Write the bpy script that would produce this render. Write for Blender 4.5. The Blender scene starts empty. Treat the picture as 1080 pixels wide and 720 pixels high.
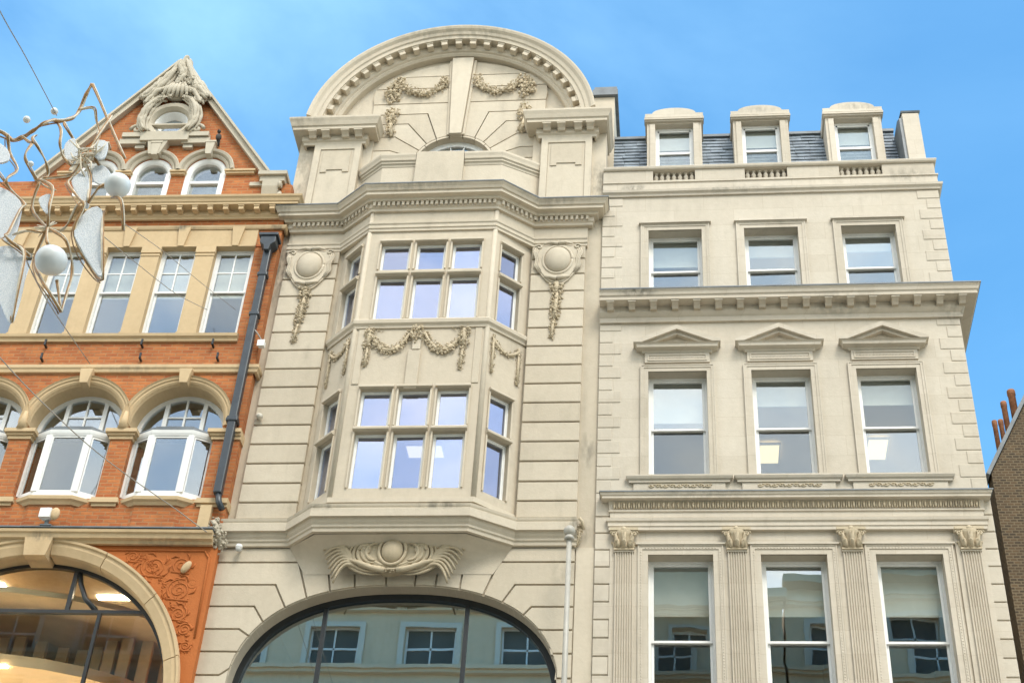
import bpy, bmesh, math, random
from mathutils import Vector, Matrix
from mathutils.geometry import tessellate_polygon
random.seed(11)
S = bpy.context.scene
C = S.collection
R = math.radians
pi = math.pi

# ------------------------------------------------------------------ camera, sky, sun, exposure
cam = bpy.data.objects.new('camera', bpy.data.cameras.new('camera'))
C.objects.link(cam)
cam.matrix_world = Matrix(((0.9941033, 0.01701794, 0.10709353, 0),
                           (0.09395997, -0.62818945, -0.7723662, -22.0),
                           (0.05413094, 0.77787429, -0.6260842, 1.6),
                           (0, 0, 0, 1)))
cam.data.sensor_width = 36
cam.data.lens = 53.79
cam.data.clip_start = 0.1
cam.data.clip_end = 3000
S.camera = cam

SUN_EL, SUN_AZ = 52, 26        # azimuth: degrees to the right of straight behind the camera
world = bpy.data.worlds.new('World')
S.world = world
world.use_nodes = True
nt = world.node_tree
bg = nt.nodes['Background']
sky = nt.nodes.new('ShaderNodeTexSky')
sky.sky_type = 'NISHITA'
sky.sun_disc = False
sky.sun_elevation = R(SUN_EL)
sky.sun_rotation = R(180 - SUN_AZ)
sky.altitude = 50
sky.air_density = 1.5
sky.dust_density = 0.6
sky.ozone_density = 2.2
tc = nt.nodes.new('ShaderNodeTexCoord')
mp = nt.nodes.new('ShaderNodeMapping')
mp.inputs['Scale'].default_value = (1.3, 1.3, 2.6)
nz = nt.nodes.new('ShaderNodeTexNoise')
nz.inputs['Scale'].default_value = 2.1
nz.inputs['Detail'].default_value = 7
nz.inputs['Roughness'].default_value = 0.55
nz.inputs['Distortion'].default_value = 0.35
cr = nt.nodes.new('ShaderNodeValToRGB')
cr.color_ramp.elements[0].position = 0.40
cr.color_ramp.elements[0].color = (0, 0, 0, 1)
cr.color_ramp.elements[1].position = 0.85
cr.color_ramp.elements[1].color = (.72, .72, .72, 1)
mx = nt.nodes.new('ShaderNodeMixRGB')
mx.inputs['Color2'].default_value = (4.4, 7.2, 9.0, 1)
L = nt.links.new
L(tc.outputs['Generated'], mp.inputs['Vector'])
L(mp.outputs['Vector'], nz.inputs['Vector'])
L(nz.outputs['Fac'], cr.inputs['Fac'])
# thin high haze, thicker towards the west (left)
sx_ = nt.nodes.new('ShaderNodeSeparateXYZ')
mr = nt.nodes.new('ShaderNodeMapRange')
mr.inputs['From Min'].default_value = .15
mr.inputs['From Max'].default_value = -.55
mr.inputs['To Min'].default_value = .12
mr.inputs['To Max'].default_value = 1.0
ml = nt.nodes.new('ShaderNodeMath'); ml.operation = 'MULTIPLY'
L(tc.outputs['Generated'], sx_.inputs[0])
L(sx_.outputs[0], mr.inputs['Value'])
L(cr.outputs['Color'], ml.inputs[0]); L(mr.outputs[0], ml.inputs[1])
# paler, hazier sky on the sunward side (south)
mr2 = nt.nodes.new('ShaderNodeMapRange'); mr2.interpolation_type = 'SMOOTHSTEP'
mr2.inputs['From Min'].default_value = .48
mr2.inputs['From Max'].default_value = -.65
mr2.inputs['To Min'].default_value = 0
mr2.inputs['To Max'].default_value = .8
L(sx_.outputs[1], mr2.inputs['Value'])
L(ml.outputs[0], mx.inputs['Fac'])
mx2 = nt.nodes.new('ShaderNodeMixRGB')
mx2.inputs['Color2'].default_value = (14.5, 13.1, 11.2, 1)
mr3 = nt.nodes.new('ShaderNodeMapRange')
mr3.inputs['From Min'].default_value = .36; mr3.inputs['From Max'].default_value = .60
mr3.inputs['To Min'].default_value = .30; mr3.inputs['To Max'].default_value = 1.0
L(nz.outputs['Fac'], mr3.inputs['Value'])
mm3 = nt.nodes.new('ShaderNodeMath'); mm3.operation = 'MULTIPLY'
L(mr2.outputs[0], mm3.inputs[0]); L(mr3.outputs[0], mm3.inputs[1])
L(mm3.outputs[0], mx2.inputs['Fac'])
tn = nt.nodes.new('ShaderNodeMixRGB'); tn.blend_type = 'MULTIPLY'
tn.inputs['Fac'].default_value = 1
tn.inputs['Color2'].default_value = (.52, 1.0, 1.20, 1)      # the deep clean blue of that afternoon
L(sky.outputs['Color'], tn.inputs['Color1'])
L(tn.outputs['Color'], mx.inputs['Color1'])
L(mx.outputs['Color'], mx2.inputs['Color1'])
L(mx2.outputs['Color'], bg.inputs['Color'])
bg.inputs['Strength'].default_value = 0.12

sun = bpy.data.objects.new('sun', bpy.data.lights.new('sun', 'SUN'))
C.objects.link(sun)
sun.data.energy = 1.35
sun.data.angle = R(20)
sun.data.color = (1.0, 0.93, 0.81)
sd = Vector((math.sin(R(SUN_AZ)) * math.cos(R(SUN_EL)), -math.cos(R(SUN_AZ)) * math.cos(R(SUN_EL)), math.sin(R(SUN_EL))))
sun.rotation_euler = sd.to_track_quat('Z', 'Y').to_euler()
sun.location = (20, -40, 40)

S.view_settings.view_transform = 'Standard'
S.view_settings.look = 'None'
S.view_settings.exposure = 1.0
S.view_settings.gamma = 1
S.view_settings.use_curve_mapping = False
S.cycles.max_bounces = 8
S.cycles.transparent_max_bounces = 12
S.cycles.caustics_reflective = False
S.cycles.caustics_refractive = False

# ------------------------------------------------------------------ materials
def newmat(name):
    m = bpy.data.materials.new(name)
    m.use_nodes = True
    return m, m.node_tree.nodes, m.node_tree.links.new, m.node_tree.nodes['Principled BSDF']

def noise(N, lk, vec, scale, detail=4, rough=.55, mapping=None):
    n = N.new('ShaderNodeTexNoise')
    n.inputs['Scale'].default_value = scale
    n.inputs['Detail'].default_value = detail
    n.inputs['Roughness'].default_value = rough
    if mapping:
        mpn = N.new('ShaderNodeMapping')
        mpn.inputs['Scale'].default_value = mapping
        lk(vec, mpn.inputs['Vector'])
        vec = mpn.outputs['Vector']
    lk(vec, n.inputs['Vector'])
    return n.outputs['Fac']

def ramp(N, lk, fac, p0, c0, p1, c1):
    r = N.new('ShaderNodeValToRGB')
    r.color_ramp.elements[0].position = p0
    r.color_ramp.elements[1].position = p1
    r.color_ramp.elements[0].color = (*c0, 1)
    r.color_ramp.elements[1].color = (*c1, 1)
    lk(fac, r.inputs['Fac'])
    return r.outputs['Color']

def mix(N, lk, a, b, fac, mode='MIX'):
    m = N.new('ShaderNodeMixRGB')
    m.blend_type = mode
    for s, v in (('Color1', a), ('Color2', b), ('Fac', fac)):
        if isinstance(v, (int, float)):
            m.inputs[s].default_value = v
        elif isinstance(v, tuple):
            m.inputs[s].default_value = (*v, 1)
        else:
            lk(v, m.inputs[s])
    return m.outputs['Color']

def stone(name, base, stain=(.22, .19, .14), amt=.5, rough=.85, joints=None, grain=.25, isl=.05, spots=()):
    m, N, lk, P = newmat(name)
    t = N.new('ShaderNodeTexCoord').outputs['Object']
    b = Vector(base)
    c = ramp(N, lk, noise(N, lk, t, .5, 5), .3, tuple(b * .94), .7, tuple(b * 1.04))
    c2 = ramp(N, lk, noise(N, lk, t, 9, 5), .3, (.95, .945, .935), .7, (1.02, 1.02, 1.025))
    c = mix(N, lk, c, c2, 1.0, 'MULTIPLY')
    st = noise(N, lk, t, 1.0, 6, .65, (2.6, 2.6, .22))
    st2 = noise(N, lk, t, 1.6, 5, .6)
    f = ramp(N, lk, st, .47, (0, 0, 0), .74, (1, 1, 1))
    f2 = ramp(N, lk, st2, .42, (0, 0, 0), .72, (1, 1, 1))
    f = mix(N, lk, f, f2, 1.0, 'MULTIPLY')
    f = mix(N, lk, f, (amt, amt, amt), 1.0, 'MULTIPLY')
    c = mix(N, lk, c, stain, f)
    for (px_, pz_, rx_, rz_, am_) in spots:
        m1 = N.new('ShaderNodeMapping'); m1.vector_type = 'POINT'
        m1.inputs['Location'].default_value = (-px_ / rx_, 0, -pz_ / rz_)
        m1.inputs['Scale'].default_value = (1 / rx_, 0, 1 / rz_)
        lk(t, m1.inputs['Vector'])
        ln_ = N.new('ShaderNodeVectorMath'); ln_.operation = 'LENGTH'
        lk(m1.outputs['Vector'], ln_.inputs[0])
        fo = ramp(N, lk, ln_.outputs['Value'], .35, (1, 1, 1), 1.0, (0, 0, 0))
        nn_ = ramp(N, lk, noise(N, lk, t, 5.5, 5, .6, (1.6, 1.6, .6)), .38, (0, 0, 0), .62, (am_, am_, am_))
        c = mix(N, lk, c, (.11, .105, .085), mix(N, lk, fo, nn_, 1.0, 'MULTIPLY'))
    oi = N.new('ShaderNodeObjectInfo').outputs['Random']
    c = mix(N, lk, c, ramp(N, lk, oi, 0, (.95, .95, .94), 1, (1.03, 1.03, 1.03)), 1.0, 'MULTIPLY')
    ge = N.new('ShaderNodeNewGeometry').outputs['Random Per Island']
    c = mix(N, lk, c, ramp(N, lk, ge, 0, (1 - isl, 1 - isl * 1.15, 1 - isl * 1.4), 1, (1 + isl * .6,) * 3), 1.0, 'MULTIPLY')
    if joints:
        sx, sz = joints
        sep = N.new('ShaderNodeSeparateXYZ'); lk(t, sep.inputs[0])
        ad = N.new('ShaderNodeMath'); ad.operation = 'ADD'
        lk(sep.outputs[0], ad.inputs[0]); lk(sep.outputs[1], ad.inputs[1])
        cb = N.new('ShaderNodeCombineXYZ'); lk(ad.outputs[0], cb.inputs[0]); lk(sep.outputs[2], cb.inputs[1])
        br = N.new('ShaderNodeTexBrick')
        br.inputs['Scale'].default_value = 1
        br.inputs['Brick Width'].default_value = sx
        br.inputs['Row Height'].default_value = sz
        br.inputs['Mortar Size'].default_value = .004
        br.inputs['Color1'].default_value = (.96, .95, .935, 1)
        br.inputs['Color2'].default_value = (1.03, 1.03, 1.03, 1)
        br.inputs['Mortar'].default_value = (.86, .83, .78, 1)
        lk(cb.outputs[0], br.inputs['Vector'])
        c = mix(N, lk, c, br.outputs['Color'], 1.0, 'MULTIPLY')
    lk(c, P.inputs['Base Color'])
    P.inputs['Roughness'].default_value = rough
    bp = N.new('ShaderNodeBump')
    bp.inputs['Strength'].default_value = grain
    bp.inputs['Distance'].default_value = .02
    lk(noise(N, lk, t, 22, 6, .7), bp.inputs['Height'])
    lk(bp.outputs['Normal'], P.inputs['Normal'])
    return m

def brick(name, c1, c2, mortar, row=.075, width=.225, ms=.011, stain=(.1, .04, .02)):
    m, N, lk, P = newmat(name)
    t = N.new('ShaderNodeTexCoord').outputs['Object']
    sep = N.new('ShaderNodeSeparateXYZ'); lk(t, sep.inputs[0])
    ad = N.new('ShaderNodeMath'); ad.operation = 'ADD'
    lk(sep.outputs[0], ad.inputs[0]); lk(sep.outputs[1], ad.inputs[1])
    cb = N.new('ShaderNodeCombineXYZ'); lk(ad.outputs[0], cb.inputs[0]); lk(sep.outputs[2], cb.inputs[1])
    br = N.new('ShaderNodeTexBrick')
    br.inputs['Scale'].default_value = 1
    br.inputs['Brick Width'].default_value = width
    br.inputs['Row Height'].default_value = row
    br.inputs['Mortar Size'].default_value = ms
    br.inputs['Mortar Smooth'].default_value = .3
    br.inputs['Color1'].default_value = (*c1, 1)
    br.inputs['Color2'].default_value = (*c2, 1)
    br.inputs['Mortar'].default_value = (*mortar, 1)
    lk(cb.outputs[0], br.inputs['Vector'])
    c = mix(N, lk, br.outputs['Color'], ramp(N, lk, noise(N, lk, t, 1.1, 6), .3, (.78, .76, .74), .72, (1.12, 1.12, 1.1)), 1.0, 'MULTIPLY')
    c = mix(N, lk, c, ramp(N, lk, noise(N, lk, t, 7, 4, .6, (1, 1, 3)), .3, (.85, .83, .8), .7, (1.12, 1.1, 1.06)), 1.0, 'MULTIPLY')
    f = ramp(N, lk, noise(N, lk, t, 1.0, 6, .65, (2.2, 2.2, .3)), .55, (0, 0, 0), .85, (.5, .5, .5))
    c = mix(N, lk, c, stain, f)
    lk(c, P.inputs['Base Color'])
    P.inputs['Roughness'].default_value = .85
    bp = N.new('ShaderNodeBump')
    bp.inputs['Strength'].default_value = .5
    bp.inputs['Distance'].default_value = .012
    bp.invert = True
    h = mix(N, lk, br.outputs['Fac'], noise(N, lk, t, 30, 4), .25)
    lk(h, bp.inputs['Height'])
    lk(bp.outputs['Normal'], P.inputs['Normal'])
    return m

def plain(name, col, rough=.5, metal=0, var=.12, bump=.06, scale=8):
    m, N, lk, P = newmat(name)
    t = N.new('ShaderNodeTexCoord').outputs['Object']
    b = Vector(col)
    c = ramp(N, lk, noise(N, lk, t, scale, 5), .3, tuple(b * (1 - var)), .7, tuple(b * (1 + var * .6)))
    lk(c, P.inputs['Base Color'])
    P.inputs['Roughness'].default_value = rough
    P.inputs['Metallic'].default_value = metal
    if bump:
        bp = N.new('ShaderNodeBump')
        bp.inputs['Strength'].default_value = bump
        bp.inputs['Distance'].default_value = .02
        lk(noise(N, lk, t, scale * 3, 5), bp.inputs['Height'])
        lk(bp.outputs['Normal'], P.inputs['Normal'])
    return m

def glass(name, refl=.15, tint=(.92, .93, .90), wave=.16, wscale=1.1, gcol=(.84, .92, 1, 1)):
    m, N, lk, P = newmat(name)
    N.remove(P)
    out = N['Material Output']
    t = N.new('ShaderNodeTexCoord').outputs['Object']
    bp = N.new('ShaderNodeBump')
    bp.inputs['Strength'].default_value = wave
    bp.inputs['Distance'].default_value = .012
    oi = N.new('ShaderNodeObjectInfo')
    va = N.new('ShaderNodeVectorMath'); va.operation = 'ADD'
    sc = N.new('ShaderNodeVectorMath'); sc.operation = 'SCALE'
    lk(oi.outputs['Location'], sc.inputs[0]); sc.inputs['Scale'].default_value = 3.1
    lk(t, va.inputs[0]); lk(sc.outputs[0], va.inputs[1])
    lk(noise(N, lk, va.outputs[0], wscale, 2, .4), bp.inputs['Height'])
    g = N.new('ShaderNodeBsdfGlossy')
    g.inputs['Roughness'].default_value = .004
    g.inputs['Color'].default_value = gcol
    lk(bp.outputs['Normal'], g.inputs['Normal'])
    tr = N.new('ShaderNodeBsdfTransparent')
    tr.inputs['Color'].default_value = (*tint, 1)
    lw = N.new('ShaderNodeLayerWeight'); lw.inputs['Blend'].default_value = .5
    pw = N.new('ShaderNodeMath'); pw.operation = 'POWER'
    lk(lw.outputs['Facing'], pw.inputs[0]); pw.inputs[1].default_value = 3.5
    ma = N.new('ShaderNodeMath'); ma.operation = 'ADD'; ma.use_clamp = True
    mv = N.new('ShaderNodeMapRange')
    mv.inputs['To Min'].default_value = refl * .55; mv.inputs['To Max'].default_value = refl * 1.4
    lk(oi.outputs['Random'], mv.inputs['Value'])
    lk(pw.outputs[0], ma.inputs[0]); lk(mv.outputs[0], ma.inputs[1])
    ms = N.new('ShaderNodeMixShader')
    lk(ma.outputs[0], ms.inputs[0]); lk(tr.outputs[0], ms.inputs[1]); lk(g.outputs[0], ms.inputs[2])
    lk(ms.outputs[0], out.inputs['Surface'])
    return m

def emit(name, col, s):
    m, N, lk, P = newmat(name)
    P.inputs['Base Color'].default_value = (*col, 1)
    P.inputs['Emission Color'].default_value = (*col, 1)
    P.inputs['Emission Strength'].default_value = s
    return m

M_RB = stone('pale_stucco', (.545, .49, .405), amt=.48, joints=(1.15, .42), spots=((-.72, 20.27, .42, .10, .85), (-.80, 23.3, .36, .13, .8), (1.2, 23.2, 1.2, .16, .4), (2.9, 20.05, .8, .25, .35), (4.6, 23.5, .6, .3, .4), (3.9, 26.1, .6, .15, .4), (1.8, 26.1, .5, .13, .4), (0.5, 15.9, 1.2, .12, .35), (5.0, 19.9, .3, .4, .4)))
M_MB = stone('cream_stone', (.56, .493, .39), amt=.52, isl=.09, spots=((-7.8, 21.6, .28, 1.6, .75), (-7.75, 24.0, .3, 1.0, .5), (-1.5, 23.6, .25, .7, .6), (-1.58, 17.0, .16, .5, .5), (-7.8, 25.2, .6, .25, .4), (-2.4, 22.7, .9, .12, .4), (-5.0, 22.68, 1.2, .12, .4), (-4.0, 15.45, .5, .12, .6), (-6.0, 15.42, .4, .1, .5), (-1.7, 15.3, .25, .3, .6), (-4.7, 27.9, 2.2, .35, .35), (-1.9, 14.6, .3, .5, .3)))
M_ORN = stone('carved_stone', (.525, .44, .31), stain=(.16, .13, .09), amt=.6, grain=.4)
M_LBS = stone('buff_stone', (.57, .425, .25), stain=(.26, .17, .08), amt=.55, spots=((-9.3, 22.3, .35, .12, .8), (-7.45, 22.2, .35, .35, .7), (-9.6, 18.7, .9, .1, .4), (-10.4, 15.0, .3, .12, .7), (-8.2, 14.95, .8, .1, .4)))
M_LBW = stone('weathered_stone', (.47, .42, .33), stain=(.2, .16, .11), amt=.6)
M_BR = brick('orange_brick', (.49, .17, .048), (.36, .10, .027), (.38, .19, .085))
M_TER = stone('terracotta', (.46, .135, .028), stain=(.24, .065, .015), amt=.5, grain=.5)
M_BRN = brick('brown_brick', (.11, .068, .032), (.045, .03, .015), (.15, .115, .07), row=.06, width=.125, ms=.012, stain=(.06, .045, .03))
M_WHT = plain('white_paint', (.78, .78, .76), .45, var=.05, bump=.03)
M_GRY = plain('grey_paint', (.55, .55, .53), .5, var=.08)
M_CRM = plain('cream_paint', (.66, .62, .53), .5, var=.06)
M_SLT = plain('slate', (.23, .27, .31), .42, var=.45, bump=.3, scale=5)
M_LED = plain('lead', (.15, .17, .185), .5, var=.3, bump=.2, scale=4)
M_OPP = stone('facing_stone', (.74, .60, .43), amt=.4)
M_OPG = plain('dim_glass', (.10, .098, .085), .6, var=.3, bump=0, scale=1)
M_DRK = plain('dark_metal', (.02, .023, .025), .35, var=.2)
M_BLK = plain('black_paint', (.035, .045, .055), .38, var=.25)
M_GLS = glass('window_glass')
M_GLV = glass('bay_glass', .28, (.84, .87, .92), .22, 1.0, (.76, .80, 1, 1))
M_GLB = glass('shop_glass', .55, (.80, .84, .80), .08, .8)
M_GLC = glass('clear_shop_glass', .05, (.95, .95, .92), .06, .8)
M_INT = plain('interior_plaster', (.66, .61, .53), .8, var=.08, bump=0, scale=.7)
M_BLD = plain('blind_fabric', (.70, .72, .72), .8, var=.05, bump=0)
M_LIT = emit('lit_panel', (1, .83, .46), .55)
M_LMP = emit('shop_lamp_and_fill', (1, .84, .60), 26)  # glow of the strip lamps and of the added soffit fill
M_SHOP = plain('shop_timber', (.66, .50, .30), .45, var=.18, bump=.05, scale=2)
M_SHOPC = plain('shop_ceiling_paint', (.42, .38, .33), .7, var=.1, bump=0)
M_SHOPD = plain('shop_dark', (.10, .08, .06), .5)
M_COP = plain('copper_wire', (.44, .24, .09), .42, metal=.1, var=.3, scale=14)
M_SLV = plain('silver_wire', (.74, .65, .50), .45, metal=.0, var=.2, scale=14)
M_BALL = plain('pearl', (.80, .82, .82), .38, var=.04, bump=0)
M_CBL = plain('cable', (.34, .31, .27), .6, bump=0)
M_POT = plain('chimney_clay', (.40, .17, .08), .8, var=.3, bump=.2)
M_ASP = plain('asphalt', (.05, .05, .052), .85, var=.3, bump=.3, scale=6)
M_PAV = stone('paving', (.55, .50, .41), joints=(.9, .6))
M_GRN = stone('granite_setts', (.50, .46, .39), joints=(.6, .3))
M_STL = plain('pole_paint', (.40, .38, .33), .45, var=.1)
M_BIRD = plain('dark_feather', (.05, .045, .04), .8)

def glitter():
    m, N, lk, P = newmat('glitter_panel')
    t = N.new('ShaderNodeTexCoord').outputs['Object']
    v = N.new('ShaderNodeTexVoronoi'); v.inputs['Scale'].default_value = 70
    lk(t, v.inputs['Vector'])
    c = ramp(N, lk, v.outputs['Distance'], .1, (.92, .93, .94), .6, (.66, .71, .76))
    lk(c, P.inputs['Base Color'])
    P.inputs['Roughness'].default_value = .5
    P.inputs['Metallic'].default_value = 0
    bp = N.new('ShaderNodeBump'); bp.inputs['Strength'].default_value = .35; bp.inputs['Distance'].default_value = .01
    lk(v.outputs['Distance'], bp.inputs['Height']); lk(bp.outputs['Normal'], P.inputs['Normal'])
    return m
M_GLT = glitter()

# ------------------------------------------------------------------ mesh helpers
def inset(poly, d):
    n = len(poly); out = []
    area = sum(poly[i][0] * poly[(i + 1) % n][1] - poly[(i + 1) % n][0] * poly[i][1] for i in range(n))
    sg = 1 if area > 0 else -1
    for i in range(n):
        p0, p1, p2 = Vector(poly[i - 1]), Vector(poly[i]), Vector(poly[(i + 1) % n])
        e1 = (p1 - p0).normalized(); e2 = (p2 - p1).normalized()
        n1 = Vector((-e1.y, e1.x)) * sg; n2 = Vector((-e2.y, e2.x)) * sg
        b = n1 + n2
        k = b.length_squared
        b = b * (2 / k) if k > .3 else n1 + n2
        out.append(tuple(p1 + b * d))
    return out

class MB:
    def __init__(s):
        s.v = []; s.f = []; s.T = None; s.sm = []
    def add(s, vs, fs, smooth=False):
        n = len(s.v)
        if s.T is not None:
            vs = [tuple(s.T @ Vector(v)) for v in vs]
        s.v += [tuple(v) for v in vs]
        s.f += [tuple(i + n for i in f) for f in fs]
        s.sm += [smooth] * len(fs)
        return s
    def box(s, x0, x1, y0, y1, z0, z1):
        vs = [(x, y, z) for z in (z0, z1) for y in (y0, y1) for x in (x0, x1)]
        return s.add(vs, [(0, 2, 3, 1), (4, 5, 7, 6), (0, 1, 5, 4), (2, 6, 7, 3), (0, 4, 6, 2), (1, 3, 7, 5)])
    def prism(s, outer, c0, c1, holes=(), plane='xz'):
        loops = [list(outer)] + [list(h) for h in holes]
        flat = [p for l in loops for p in l]
        tris = tessellate_polygon([[Vector((p[0], p[1], 0)) for p in l] for l in loops])
        def mk(p, c):
            return (p[0], c, p[1]) if plane == 'xz' else ((c, p[0], p[1]) if plane == 'yz' else (p[0], p[1], c))
        n = len(flat)
        vs = [mk(p, c0) for p in flat] + [mk(p, c1) for p in flat]
        fs = [tuple(t) for t in tris] + [tuple(i + n for i in t[::-1]) for t in tris]
        k = 0
        for l in loops:
            m = len(l)
            for i in range(m):
                a, b = k + i, k + (i + 1) % m
                fs.append((a, b, b + n, a + n))
            k += m
        return s.add(vs, fs)
    def sweep(s, prof, path):
        P = [Vector(p) for p in path]; n = len(P); m = len(prof); vs = []
        for i in range(n):
            ns = []
            if i > 0:
                d = (P[i] - P[i - 1]).normalized(); ns.append(Vector((d.y, -d.x)))
            if i < n - 1:
                d = (P[i + 1] - P[i]).normalized(); ns.append(Vector((d.y, -d.x)))
            if len(ns) == 2:
                b = ns[0] + ns[1]; nn = b * (2 / b.length_squared)
            else:
                nn = ns[0]
            for d, z in prof:
                q = P[i] + nn * d
                vs.append((q.x, q.y, z))
        fs = []
        for i in range(n - 1):
            for j in range(m):
                a, b = i * m + j, i * m + (j + 1) % m
                fs.append((a, b, b + m, a + m))
        for base in (0, (n - 1) * m):
            for t in tessellate_polygon([[Vector((p[0], p[1], 0)) for p in prof]]):
                fs.append(tuple(base + i for i in t))
        return s.add(vs, fs)
    def arc(s, prof, cx, cz, a0, a1, n=48):
        m = len(prof); vs = []; fs = []
        for i in range(n + 1):
            a = a0 + (a1 - a0) * i / n
            for r, y in prof:
                vs.append((cx + r * math.cos(a), y, cz + r * math.sin(a)))
        for i in range(n):
            for j in range(m):
                a, b = i * m + j, i * m + (j + 1) % m
                fs.append((a, b, b + m, a + m))
        for base in (0, n * m):
            for t in tessellate_polygon([[Vector((p[0], p[1], 0)) for p in prof]]):
                fs.append(tuple(base + i for i in t))
        return s.add(vs, fs)
    def tube(s, pts, r, seg=8, caps=True, flat=None):
        pts = [Vector(p) for p in pts]; n = len(pts)
        rs = r if isinstance(r, (list, tuple)) else [r] * n
        vs = []; fs = []
        up = Vector((0, 1, 0))
        for i in range(n):
            d = (pts[min(i + 1, n - 1)] - pts[max(i - 1, 0)])
            d = d.normalized() if d.length > 1e-9 else Vector((0, 0, 1))
            a = d.cross(up)
            if a.length < .05:
                a = d.cross(Vector((1, 0, 0)))
            a.normalize(); b = d.cross(a).normalized()
            for k in range(seg):
                t = 2 * pi * k / seg
                vs.append(tuple(pts[i] + (a * math.cos(t) + b * math.sin(t) * (flat or 1)) * rs[i]))
        for i in range(n - 1):
            for k in range(seg):
                k2 = (k + 1) % seg
                fs.append((i * seg + k, i * seg + k2, (i + 1) * seg + k2, (i + 1) * seg + k))
        if caps:
            fs.append(tuple(range(seg))); fs.append(tuple((n - 1) * seg + k for k in range(seg)))
        return s.add(vs, fs, True)
    def lathe(s, prof, cx, cy, seg=12, a0=0):
        m = len(prof); vs = []; fs = []
        for k in range(seg):
            t = a0 + 2 * pi * k / seg
            for r, z in prof:
                vs.append((cx + r * math.cos(t), cy + r * math.sin(t), z))
        for k in range(seg):
            k2 = (k + 1) % seg
            for j in range(m - 1):
                fs.append((k * m + j, k2 * m + j, k2 * m + j + 1, k * m + j + 1))
        fs.append(tuple(k * m for k in range(seg))); fs.append(tuple(k * m + m - 1 for k in range(seg)))
        return s.add(vs, fs, True)
    def ball(s, c, rx, ry, rz, seg=10, rings=6, rot=None):
        vs = []; fs = []; c = Vector(c)
        def put(v):
            v = Vector(v)
            if rot is not None:
                v = rot @ v
            vs.append(tuple(c + v))
        put((0, 0, rz))
        for i in range(1, rings):
            p = pi * i / rings
            for k in range(seg):
                t = 2 * pi * k / seg
                put((rx * math.sin(p) * math.cos(t), ry * math.sin(p) * math.sin(t), rz * math.cos(p)))
        put((0, 0, -rz))
        for k in range(seg):
            fs.append((0, 1 + k, 1 + (k + 1) % seg))
            for i in range(rings - 2):
                a = 1 + i * seg
                fs.append((a + k, a + seg + k, a + seg + (k + 1) % seg, a + (k + 1) % seg))
            a = 1 + (rings - 2) * seg
            fs.append((len(vs) - 1, a + (k + 1) % seg, a + k))
        return s.add(vs, fs, True)

OFF = {}
def obj(name, mb, mat, parent=None, bevel=0, loc=None, key=None):
    if isinstance(mb, bpy.types.Mesh):
        me = mb
    else:
        me = bpy.data.meshes.new(name)
        me.from_pydata(mb.v, [], mb.f)
        bm = bmesh.new(); bm.from_mesh(me)
        bmesh.ops.recalc_face_normals(bm, faces=bm.faces)
        bm.to_mesh(me); bm.free()
        for p, sm in zip(me.polygons, mb.sm):
            p.use_smooth = sm
        me.materials.append(mat)
    o = bpy.data.objects.new(name, me)
    C.objects.link(o)
    if parent is not None:
        o.parent = parent
        off = OFF.get(parent.name, Vector((0, 0, 0)))
        o.location = off + (Vector(loc) if loc else Vector((0, 0, 0)))
    elif loc:
        o.location = loc
    if bevel:
        b = o.modifiers.new('edge', 'BEVEL')
        b.width = bevel; b.segments = 2; b.limit_method = 'ANGLE'; b.angle_limit = R(35)
        b.harden_normals = False
    return o

def tag(o, label, cat, group=None):
    o['label'] = label; o['category'] = cat
    if group:
        o['group'] = group
    return o

def thing(name, label, cat, base, rotz=0, origin=None, group=None):
    """Empty at the thing's base; parts are modelled in the building's own frame, so they carry -base as offset."""
    o = bpy.data.objects.new(name, None)
    C.objects.link(o)
    base = Vector(base)
    o.rotation_euler = (0, 0, rotz)
    o.location = (Vector(origin) if origin else Vector((0, 0, 0))) + Matrix.Rotation(rotz, 3, 'Z') @ base
    OFF[o.name] = -base
    return tag(o, label, cat, group)

CACHE = {}
def cached(key, fn):
    if key not in CACHE:
        CACHE[key] = fn()
    return CACHE[key]
def mesh_of(name, mb, mat):
    me = bpy.data.meshes.new(name)
    me.from_pydata(mb.v, [], mb.f)
    bm = bmesh.new(); bm.from_mesh(me)
    bmesh.ops.recalc_face_normals(bm, faces=bm.faces)
    bm.to_mesh(me); bm.free()
    for p, sm in zip(me.polygons, mb.sm):
        p.use_smooth = sm
    me.materials.append(mat)
    return me

def rect(x0, x1, z0, z1):
    return [(x0, z0), (x1, z0), (x1, z1), (x0, z1)]
def arcpts(cx, cz, r, a0, a1, n):
    return [(cx + r * math.cos(a0 + (a1 - a0) * i / n), cz + r * math.sin(a0 + (a1 - a0) * i / n)) for i in range(n + 1)]

# ------------------------------------------------------------------ windows
def ring(mb, x0, x1, z0, z1, w, y0, y1, wb=None):
    wb = w if wb is None else wb
    mb.prism(rect(x0, x1, z0, z1), y0, y1, [rect(x0 + w, x1 - w, z0 + wb, z1 - w)])
    return mb

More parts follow.
